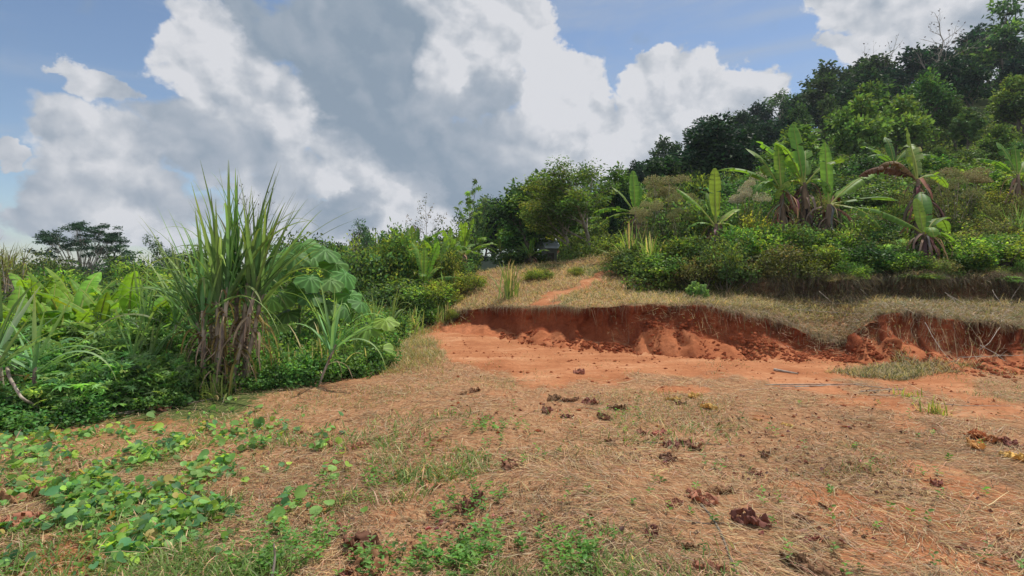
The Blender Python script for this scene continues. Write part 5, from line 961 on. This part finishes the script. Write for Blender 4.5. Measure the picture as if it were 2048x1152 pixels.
# sticks, stalks, log
def stick(nm, lab, cat, pts, rad, mat, side=(), group=None, wob=.012):
    """pts: list of (u, row) on the ground, or (u, row, Y) in space"""
    r = np.random.default_rng(int(pts[0][0]) + int(pts[0][1])); W_ = []
    for p in pts:
        if len(p) == 2: Y = Yrow(p[1]); x = wx(p[0], Y); W_.append((x, Y, H(x, Y) + rad * .8))
        else: W_.append((wx(p[0], p[2]), p[2], wz(p[1], p[2])))
    W_ = np.array(W_); n = 14; t = np.linspace(0, len(W_) - 1, n); P = np.stack([np.interp(t, np.arange(len(W_)), W_[:, k]) for k in range(3)], 1); tt = np.linspace(0, pi, n)[:, None]; P = P + (np.sin(tt) * r.normal(0, 1, 3) + np.sin(tt * 2.3) * r.normal(0, .7, 3) + np.sin(tt * 5) * r.normal(0, .3, 3)) * wob * 1.6 * np.array([1, 1, .3])
    o0 = P[0].copy(); mb = MB(); tube(mb, P - o0, np.linspace(rad, rad * .5, n), ns=6)
    for (k, dx, dy, dz) in side:
        q = P[k] - o0; e = q + np.array([dx, dy, dz]); tube(mb, [q, (q + e) / 2 + r.normal(0, .015, 3), e], [rad * .5, rad * .4, rad * .15], ns=4)
    o = link(nm, mb.mesh(nm, mat)); o.location = o0; tag(o, lab, cat, group)
stick('log', 'short pale cut pole lying on the dirt track', 'log', [(1548, 741), (1596, 748)], .022, M_twig, wob=.001)
for k, (a, b, c, lab) in enumerate((((1530, 769), (1650, 767), (1735, 765), 'long bleached cane stalk lying across the track edge'), ((1590, 773), (1700, 764), (1805, 779), 'bleached stalk bowed over the others at the track edge'), ((1560, 771), (1640, 770), (1690, 768), 'shorter bleached stalk under the bowed one'), ((1720, 781), (1760, 779), (1810, 777), 'pale stalk at the far tip of the bleached bundle'), ((1740, 791), (1860, 795), (1990, 799), 'thin pale stalk in the straw before the bundle'), ((1850, 812), (1930, 815), (2020, 818), 'thin pale stalk nearer the leaf heap'), ((1480, 779), (1560, 775), (1620, 777), 'faint pale stalk touching the bare soil'))):
    stick('dry_stalk', lab, 'dry stalk', [a, b, c], .009 if k < 4 else .005, M_twig, group=None, wob=.004)
stick('branch', 'thick dark dead stalk running down beside the pleated leaf', 'stalk', [(1402, 1005), (1430, 1045), (1460, 1110), (1475, 1160)], .010, M_bark)
stick('branch', 'thin dark twig crossing behind the balled leaf', 'twig', [(1340, 1030), (1400, 1045), (1480, 1050), (1600, 1062)], .004, M_bark)
stick('branch', 'dark fallen branch lying under the creeper', 'branch', [(285, 1000), (370, 1010), (420, 1020), (480, 1030)], .014, M_bark, ((4, .12, -.1, .05), (8, .1, .1, .06)))
stick('branch', 'long thin twig beneath the short leaf string', 'twig', [(1290, 882), (1360, 888), (1440, 890)], .005, M_bark)
stick('branch', 'thin twig joining the long dark leaf row', 'twig', [(1105, 800), (1150, 808), (1200, 822)], .006, M_bark)
stick('branch', 'brown twig heap under the weedy bank', 'branch', [(190, 832), (260, 818), (340, 806), (430, 795)], .016, M_bark, ((3, .2, .05, .04), (6, .15, -.1, .05), (9, .2, .1, .06), (5, -.2, .12, .07)))
stick('branch', 'forked twig lying on the straw beside bare soil', 'twig', [(1730, 975), (1790, 962), (1850, 955)], .005, M_bark, ((6, .12, -.05, .01),))
stick('branch', 'pinkish upright stem stub in the foreground grass', 'stem', [(548, 1160), (552, 1125, 3.0), (550, 1085, 3.0)], .009, M_cane)
stick('branch', 'fallen cane stalk slanting out of the drooping cane', 'stalk', [(15, 735, 6.3), (50, 800, 6.0), (98, 828)], .02, M_cane)
for k, (pts, lab) in enumerate((([(1850, 645, 10.3), (1880, 690, 9.7), (1900, 720, 9.2)], 'dead twig leaning down the dark soil heap'), ([(1925, 715, 9.0), (2000, 711, 8.9), (2070, 709, 8.9)], 'pale bare branch lying low across the dark heap'), ([(1930, 712, 9.0), (1890, 728, 8.9)], 'short twig off the low bare branch'), ([(1890, 585, 12.2), (1930, 610, 11.6), (2060, 640, 10.8)], 'long bare branch fallen across the upper terrace'), ([(1895, 590, 12.2), (1925, 618, 11.5)], 'thin stick beside the fallen long branch'),
                                ([(1635, 603, 12.2), (1700, 607, 12.2), (1760, 606, 12.1)], 'pale stick lying along the matted terrace grass'), ([(1580, 618, 11.9), (1700, 626, 11.7), (1860, 628, 11.4)], 'long thin stick across the terrace grass'), ([(1638, 582, 12.6), (1662, 603, 12.1)], 'short stick slanting off the terrace edge'), ([(1720, 578, 12.6), (1745, 600, 12.2)], 'twig hanging from the dry terrace edge'), ([(2000, 655, 9.9), (1960, 700, 9.3)], 'forked twig lying against the dark heap'),
                                ([(1960, 690, 9.4), (2010, 722, 8.9)], 'crossed twig on the dark heap'), ([(2048, 560, 12.6), (2020, 600, 12.0), (2035, 625, 11.6)], 'pale root hanging on the upper cut at the edge'), ([(1985, 580, 12.3), (2005, 625, 11.7)], 'whitish root hanging on the upper dark cut'))):
    stick('branch', lab, 'branch', pts, .0055, M_bark if k % 3 == 2 else M_twig, ((6, .08, -.05, .1), (9, -.1, -.05, .08)) if len(pts) > 2 else ())

# ------------------------------------------------------------------ hut and parked vehicle behind the crest
def box(mb, x0, x1, y0, y1, z0, z1, col=(.5, .5, .5), bev=.0, mat=0, tx=0.):
    V = [(x0, y0, z0), (x1, y0, z0), (x1, y1, z0), (x0, y1, z0), (x0 + tx, y0 + tx, z1), (x1 - tx, y0 + tx, z1), (x1 - tx, y1 - tx, z1), (x0 + tx, y1 - tx, z1)]
    mb.add(V, [(0, 3, 2, 1), (4, 5, 6, 7), (0, 1, 5, 4), (1, 2, 6, 5), (2, 3, 7, 6), (3, 0, 4, 7)], col, mat)
def hut():
    Y = 26; loc = gp(1096, Y); t = thing('hut', 'small hut with pale bluish metal roof half hidden by trees', 'hut', loc, .25)
    h = wz(476, Y) - loc[2]; m = MB(); box(m, -.3, .3, -.4, .4, -.1, h - .4)
    link('wall', m.mesh('wall', flat_mat('hut_wall', (.30, .30, .28), .8), False), t)
    rf = MB(); n = 40; xs = np.linspace(-.38, .38, n); ys = np.linspace(-.8, .8, 3); zz = [h - .50, h - .02, h - .45]
    V = [(x, y + 0, z + .018 * math.sin(i * 2.1)) for y, z in zip(ys, zz) for i, x in enumerate(xs)]; F = [(k * n + i, k * n + i + 1, (k + 1) * n + i + 1, (k + 1) * n + i) for k in range(2) for i in range(n - 1)]
    rf.add(V, F); link('roof', rf.mesh('roof', flat_mat('metal_roof', (.62, .67, .74), .6, .0)), t)
    d = MB(); box(d, -.15, .15, -.43, -.403, -.05, h - .7); link('door', d.mesh('door', flat_mat('hut_door', (.12, .10, .08), .8), False), t)
hut()
def vehicle():
    Y = 33.0; loc = gp(962, Y, -.05); t = thing('parked_car', 'grey off-road car parked behind the bushes at the crest', 'car', loc, radians(215)); s = .62
    paint = flat_mat('grey_paint', (.16, .19, .17), .35, .1, var=.1); glass = flat_mat('car_glass', (.03, .04, .04), .08); rub = flat_mat('rubber', (.02, .02, .02), .8); chrome = flat_mat('lamp_glass', (.75, .75, .72), .15)
    prof = [(-2.0, .45), (-2.0, 1.0), (-1.85, 1.12), (-.65, 1.18), (-.25, 1.72), (1.7, 1.76), (1.95, 1.1), (2.0, .5), (1.75, .42), (1.55, .72), (1.15, .72), (.95, .42), (-.95, .42), (-1.1, .72), (-1.5, .72), (-1.7, .42)]
    b = MB(); n = len(prof); V = []
    for yy, k in ((-.82, .0), (.82, .0)):
        for (x, z) in prof: V.append((x * s, yy * (1 - .12 * max(0, z - 1.15)) * s, z * s))
    V = np.array(V); bm_f = [(i, (i + 1) % n, n + (i + 1) % n, n + i) for i in range(n)]; b.add(V, bm_f)
    me = b.mesh('body', paint, False)
    import bmesh
    bm = bmesh.new(); bm.from_mesh(me); bm.verts.ensure_lookup_table(); f1 = bm.faces.new([bm.verts[i] for i in range(n)][::-1]); f2 = bm.faces.new([bm.verts[n + i] for i in range(n)]); bmesh.ops.triangulate(bm, faces=[f1, f2]); bmesh.ops.recalc_face_normals(bm, faces=bm.faces); bm.to_mesh(me); bm.free()
    link('body', me, t)
    for sy in (-1, 1):
        w = MB()
        for (xa, xb) in ((-.3, .55), (.65, 1.6)): box(w, xa * s, xb * s, sy * .795 * s - .01, sy * .795 * s + .01, 1.22 * s, 1.62 * s)
        link('window', w.mesh('window', glass, False), t)
        hl = MB(); tube(hl, [(-2.0 * s, sy * .6 * s, .88 * s), (-2.05 * s, sy * .6 * s, .88 * s)], [.11 * s, .09 * s], ns=10); hl.add([(-2.05 * s, sy * .6 * s + .09 * s * cos(a), .88 * s + .09 * s * sin(a)) for a in np.arange(10) * .628], [tuple(range(10))]); link('headlight', hl.mesh('headlight', chrome), t)
        for xx in (-1.3, 1.35):
            wh = MB(); P = [(xx * s, sy * (.62 + q) * s, .38 * s) for q in (0, .02, .2, .22)]; tube(wh, P, np.array([.3, .38, .38, .3]) * s, ns=20); wo = link('wheel', wh.mesh('wheel', rub), t)
            hb = MB(); c0 = np.array([xx * s, sy * .845 * s, .38 * s]); hb.add([c0 + np.array([cos(a), 0, sin(a)]) * .2 * s for a in np.arange(12) * pi / 6], [tuple(range(12))]); link('hubcap', hb.mesh('hubcap', paint), wo)
    ws = MB(); ws.add([(-.62 * s, -.68 * s, 1.24 * s), (-.62 * s, .68 * s, 1.24 * s), (-.3 * s, .64 * s, 1.68 * s), (-.3 * s, -.64 * s, 1.68 * s)], [(0, 1, 2, 3)]); wo = ws.mesh('windscreen', glass); o = link('windscreen', wo, t); o.location = (-.03 * s, 0, .02 * s)
    gr = MB(); box(gr, -2.03 * s, -2.005 * s, -.42 * s, .42 * s, .76 * s, 1.0 * s); link('grille', gr.mesh('grille', rub, False), t)
    bp = MB(); box(bp, -2.12 * s, -1.95 * s, -.84 * s, .84 * s, .48 * s, .66 * s); link('bumper', bp.mesh('bumper', chrome, False), t)
vehicle()

# ------------------------------------------------------------------ light
SUN_AZ, SUN_EL = radians(48), radians(63)
sd = np.array([sin(SUN_AZ) * cos(SUN_EL), cos(SUN_AZ) * cos(SUN_EL), sin(SUN_EL)])
ld = bpy.data.lights.new('sun', 'SUN'); ld.energy = 4.7; ld.angle = radians(.6); ld.color = (1, .93, .81)
lo = bpy.data.objects.new('sun', ld); C.objects.link(lo)
from mathutils import Vector
lo.rotation_euler = Vector(tuple(sd)).to_track_quat('Z', 'Y').to_euler()

# ------------------------------------------------------------------ sky with clouds
W = bpy.data.worlds.new('World'); sc.world = W; W.use_nodes = True; n = W.node_tree; n.nodes.clear(); N = n.nodes; L = n.links
def mth(op, a, b=None, c=None, clamp=False):
    m = N.new('ShaderNodeMath'); m.operation = op; m.use_clamp = clamp
    for k, v in enumerate((a, b, c)):
        if v is None: continue
        if isinstance(v, (int, float)): m.inputs[k].default_value = v
        else: L.new(v, m.inputs[k])
    return m.outputs[0]
def rng_(v, a, b, c=0., d=1., smooth=True):
    m = N.new('ShaderNodeMapRange'); m.interpolation_type = 'SMOOTHSTEP' if smooth else 'LINEAR'
    L.new(v, m.inputs[0]) if not isinstance(v, float) else None
    for k, q in enumerate((a, b, c, d)): m.inputs[1 + k].default_value = q
    return m.outputs[0]
tc = N.new('ShaderNodeTexCoord'); gen = tc.outputs['Generated']
sepn = N.new('ShaderNodeSeparateXYZ'); L.new(gen, sepn.inputs[0]); dx, dy, dz = sepn.outputs
az = mth('ARCTAN2', dx, dy); el = mth('ARCSINE', dz)
def wnoise(scale, det=6, rough=.55, off=(0, 0, 0), sz=1.3, dist=0.):
    mp = N.new('ShaderNodeMapping'); mp.inputs['Location'].default_value = off; mp.inputs['Scale'].default_value = (1, 1, sz); L.new(gen, mp.inputs[0])
    no = N.new('ShaderNodeTexNoise'); no.inputs['Scale'].default_value = scale; no.inputs['Detail'].default_value = det; no.inputs['Roughness'].default_value = rough; no.inputs['Distortion'].default_value = dist; L.new(mp.outputs[0], no.inputs['Vector']); return no
w1 = wnoise(5.5, 7, .58); w2 = wnoise(5.5, 7, .58, (7.3, 2.1, 4.4))
azw = mth('MULTIPLY_ADD', mth('SUBTRACT', w1.outputs[0], .5), .26, az); elw = mth('MULTIPLY_ADD', mth('SUBTRACT', w2.outputs[0], .5), .22, el)
cmb = N.new('ShaderNodeCombineXYZ'); L.new(azw, cmb.inputs[0]); L.new(elw, cmb.inputs[1])
# cloud masses: (u, row, rx, ry, tilt deg, brightness, hardness weight) given where they stand over the view, as sky directions
BL = [(370, 75, 100, 75, 10, .95), (400, 130, 140, 95, 25, .88), (520, 220, 150, 90, 35, .72), (590, 270, 80, 70, 40, .92), (430, 285, 190, 75, 25, .42), (560, 330, 120, 60, 30, .45), (190, 178, 62, 50, 0, .72),
      (235, 320, 165, 85, 10, .70), (150, 400, 130, 90, 0, .56), (150, 300, 85, 40, 20, .72), (330, 390, 110, 60, 0, .52), (300, 445, 110, 52, 0, .92), (5, 300, 38, 26, 0, .7), (60, 450, 90, 40, 0, .55),
      (640, 60, 240, 90, 0, .20), (760, 120, 170, 120, 0, .08), (935, 75, 75, 65, 0, 1.), (900, 120, 55, 50, 0, .85), (700, 220, 170, 80, 35, .02), (820, 270, 190, 110, 20, .16), (900, 360, 170, 70, 10, .06), (1010, 300, 130, 90, 0, .42), (870, 30, 80, 60, 0, .7),
      (700, 330, 100, 75, 30, .82), (760, 400, 90, 60, 30, .9), (690, 425, 62, 34, 0, .10), (580, 420, 110, 80, 0, .66), (640, 470, 160, 50, 0, .7), (860, 440, 110, 45, 0, .85), (820, 385, 60, 30, 20, .4),
      (1000, 60, 90, 90, 0, .95), (1060, 60, 70, 80, 0, 1.), (1110, 160, 90, 80, 20, 1.), (1000, 170, 62, 48, 0, .22), (980, 120, 90, 60, 0, .75), (1160, 200, 60, 60, 0, 1.), (1120, 270, 140, 90, 0, .92), (1180, 330, 160, 60, 0, .80), (900, 190, 80, 60, 0, .45),
      (1325, 110, 62, 48, 0, 1.), (1280, 165, 65, 55, 0, 1.), (1370, 170, 85, 75, 10, .97), (1420, 225, 90, 60, 0, .93), (1300, 250, 130, 90, 0, .9), (1470, 220, 80, 60, 20, .9), (1230, 320, 120, 60, 0, .78), (1500, 260, 70, 60, 0, .8),
      (1750, 30, 110, 70, 0, .9), (1850, 20, 150, 90, 0, .85), (1690, 125, 70, 60, 30, .97), (1780, 100, 100, 70, 0, .9), (1950, 60, 160, 120, 0, .8), (1650, 15, 50, 30, 0, .8), (2150, 120, 200, 200, 0, .7),
      (-200, 420, 200, 110, 0, .6), (-500, 150, 240, 120, 0, .7), (2500, 200, 300, 200, 0, .7), (620, -250, 420, 150, 0, .4), (1300, -350, 300, 120, 0, .8)]
BL += [(0, 0, 0, 0, 0, 0, a_, e_, ra, re, b_) for a_, e_, ra, re, b_ in ((150, 30, 45, 22, 1), (-150, 25, 40, 20, 1), (-110, 40, 30, 18, .9), (110, 28, 25, 16, 1), (180, 60, 60, 20, .9), (-60, 62, 30, 14, .8), (60, 75, 30, 8, .8), (175, 15, 60, 14, .9), (-85, 18, 24, 12, .8), (85, 15, 22, 12, .8))]  # unseen bright clouds behind and overhead, added as fill light
cov = None; num = None; den = None
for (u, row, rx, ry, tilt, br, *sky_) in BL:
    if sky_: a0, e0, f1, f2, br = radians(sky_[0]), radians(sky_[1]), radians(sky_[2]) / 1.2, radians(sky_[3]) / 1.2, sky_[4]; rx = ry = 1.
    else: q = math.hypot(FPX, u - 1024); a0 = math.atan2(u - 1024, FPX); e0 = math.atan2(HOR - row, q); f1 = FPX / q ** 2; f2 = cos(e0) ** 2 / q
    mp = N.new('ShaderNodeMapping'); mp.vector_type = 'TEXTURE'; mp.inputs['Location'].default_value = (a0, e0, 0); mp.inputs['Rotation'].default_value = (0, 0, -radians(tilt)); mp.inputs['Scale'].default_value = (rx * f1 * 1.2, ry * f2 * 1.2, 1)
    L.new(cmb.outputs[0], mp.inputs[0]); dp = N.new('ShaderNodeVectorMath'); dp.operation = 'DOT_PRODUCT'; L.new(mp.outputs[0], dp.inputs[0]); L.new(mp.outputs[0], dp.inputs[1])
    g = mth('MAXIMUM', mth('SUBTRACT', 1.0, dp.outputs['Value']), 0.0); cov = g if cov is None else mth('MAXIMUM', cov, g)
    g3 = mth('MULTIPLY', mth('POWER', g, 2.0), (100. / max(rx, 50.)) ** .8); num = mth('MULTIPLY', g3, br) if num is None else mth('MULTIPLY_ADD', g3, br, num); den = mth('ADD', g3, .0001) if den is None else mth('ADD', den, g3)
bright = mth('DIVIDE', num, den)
fine_ = wnoise(16, 8, .6); big = wnoise(3.2, 5, .55, (3, 1, 2)); fine2 = wnoise(16, 8, .6, (-.018, -.012, -.022))
wv3 = N.new('ShaderNodeVectorMath'); wv3.operation = 'MULTIPLY_ADD'; L.new(w1.outputs['Color'], wv3.inputs[0]); wv3.inputs[1].default_value = (.12, .12, .12); L.new(gen, wv3.inputs[2])
def puff(scale, off):
    ad = N.new('ShaderNodeVectorMath'); ad.operation = 'ADD'; L.new(wv3.outputs[0], ad.inputs[0]); ad.inputs[1].default_value = off
    v = N.new('ShaderNodeTexVoronoi'); v.feature = 'F1'; v.inputs['Scale'].default_value = scale; v.inputs['Detail'].default_value = 1.5; v.inputs['Roughness'].default_value = .5; L.new(ad.outputs[0], v.inputs['Vector']); return mth('SUBTRACT', .6, v.outputs['Distance'])
pf = puff(13, (0, 0, 0)); pf2 = puff(13, (.010, .006, .016))
edge = mth('ADD', mth('MULTIPLY_ADD', mth('SUBTRACT', pf, .10), .45, cov), mth('MULTIPLY', mth('SUBTRACT', fine_.outputs[0], .5), .5))
alpha_h = rng_(edge, .02, .30); alpha_s = rng_(edge, -.05, .42)
hard = rng_(bright, .45, .85); amix = N.new('ShaderNodeMix'); amix.data_type = 'FLOAT'; L.new(hard, amix.inputs[0]); L.new(alpha_s, amix.inputs[2]); L.new(alpha_h, amix.inputs[3]); alpha = amix.outputs[0]
relief = mth('MULTIPLY', mth('MULTIPLY', mth('SUBTRACT', fine_.outputs[0], fine2.outputs[0]), 1.5), rng_(bright, .2, .9, .25, 1.))
relief = mth('MULTIPLY_ADD', mth('MULTIPLY', mth('SUBTRACT', pf, pf2), 1.1), rng_(bright, .15, .9, .3, .75), mth('MULTIPLY', relief, .55))
soft = mth('MULTIPLY', mth('SUBTRACT', big.outputs[0], .5), .3)
shade = mth('ADD', mth('ADD', bright, relief), soft, None, True)
cr = N.new('ShaderNodeValToRGB'); e = cr.color_ramp.elements; e[0].position = .08; e[0].color = (.25, .32, .405, 1); e[1].position = .95; e[1].color = (.70, .71, .745, 1)
m1 = e.new(.42); m1.color = (.39, .44, .51, 1); m2 = e.new(.7); m2.color = (.54, .57, .62, 1); L.new(shade, cr.inputs[0])
sky = N.new('ShaderNodeTexSky'); sky.sky_type = 'NISHITA'; sky.sun_disc = False; sky.sun_elevation = SUN_EL; sky.sun_rotation = SUN_AZ; sky.altitude = 300; sky.dust_density = .5; sky.air_density = 1.0; sky.ozone_density = 2.2
SK = .115
skc = N.new('ShaderNodeVectorMath'); skc.operation = 'SCALE'; skc.inputs['Scale'].default_value = SK; L.new(sky.outputs[0], skc.inputs[0])
cl = N.new('ShaderNodeVectorMath'); cl.operation = 'SCALE'; cl.inputs['Scale'].default_value = 1.0; L.new(rng_(dy, .25, -.35, 1.0, 1.5), cl.inputs['Scale']); L.new(cr.outputs[0], cl.inputs[0])  # clouds behind the viewpoint brightened for extra fill
# thin high cloud
cir = wnoise(2.2, 7, .62, (1, 5, 2), 4.5, .6); cm = mth('MULTIPLY', rng_(cir.outputs[0], .42, .75), .6)
thin = N.new('ShaderNodeMix'); thin.data_type = 'RGBA'; L.new(cm, thin.inputs[0]); L.new(skc.outputs[0], thin.inputs[6]); thin.inputs[7].default_value = (.42, .48, .57, 1)
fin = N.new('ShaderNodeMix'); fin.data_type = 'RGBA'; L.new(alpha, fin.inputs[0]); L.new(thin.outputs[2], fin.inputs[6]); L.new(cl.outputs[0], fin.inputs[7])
hz = rng_(el, -.02, .12, .35, 0.0); hzm = N.new('ShaderNodeMix'); hzm.data_type = 'RGBA'; L.new(hz, hzm.inputs[0]); L.new(fin.outputs[2], hzm.inputs[6]); hzm.inputs[7].default_value = (.45, .52, .60, 1)
bg = N.new('ShaderNodeBackground'); L.new(hzm.outputs[2], bg.inputs[0]); bg.inputs[1].default_value = 1.0
wo = N.new('ShaderNodeOutputWorld'); L.new(bg.outputs[0], wo.inputs[0])
W.cycles.sampling_method = 'MANUAL'; W.cycles.sample_map_resolution = 256

# ------------------------------------------------------------------ air
HAZE = .0004
if HAZE:
    mb = MB(); box(mb, -160, 160, -40, 330, -8, 60)
    hm = bpy.data.materials.new('haze_air'); n = nt(hm); o_ = n.nodes.new('ShaderNodeOutputMaterial'); v = n.nodes.new('ShaderNodeVolumePrincipled'); v.inputs['Color'].default_value = (.78, .87, 1, 1); v.inputs['Density'].default_value = HAZE; v.inputs['Anisotropy'].default_value = .2
    n.links.new(v.outputs[0], o_.inputs['Volume']); hz_ = link('haze', mb.mesh('haze', hm, False)); tag(hz_, 'thin pale haze filling the air over the whole valley', 'haze', kind='stuff')
    cy.volume_bounces = 0
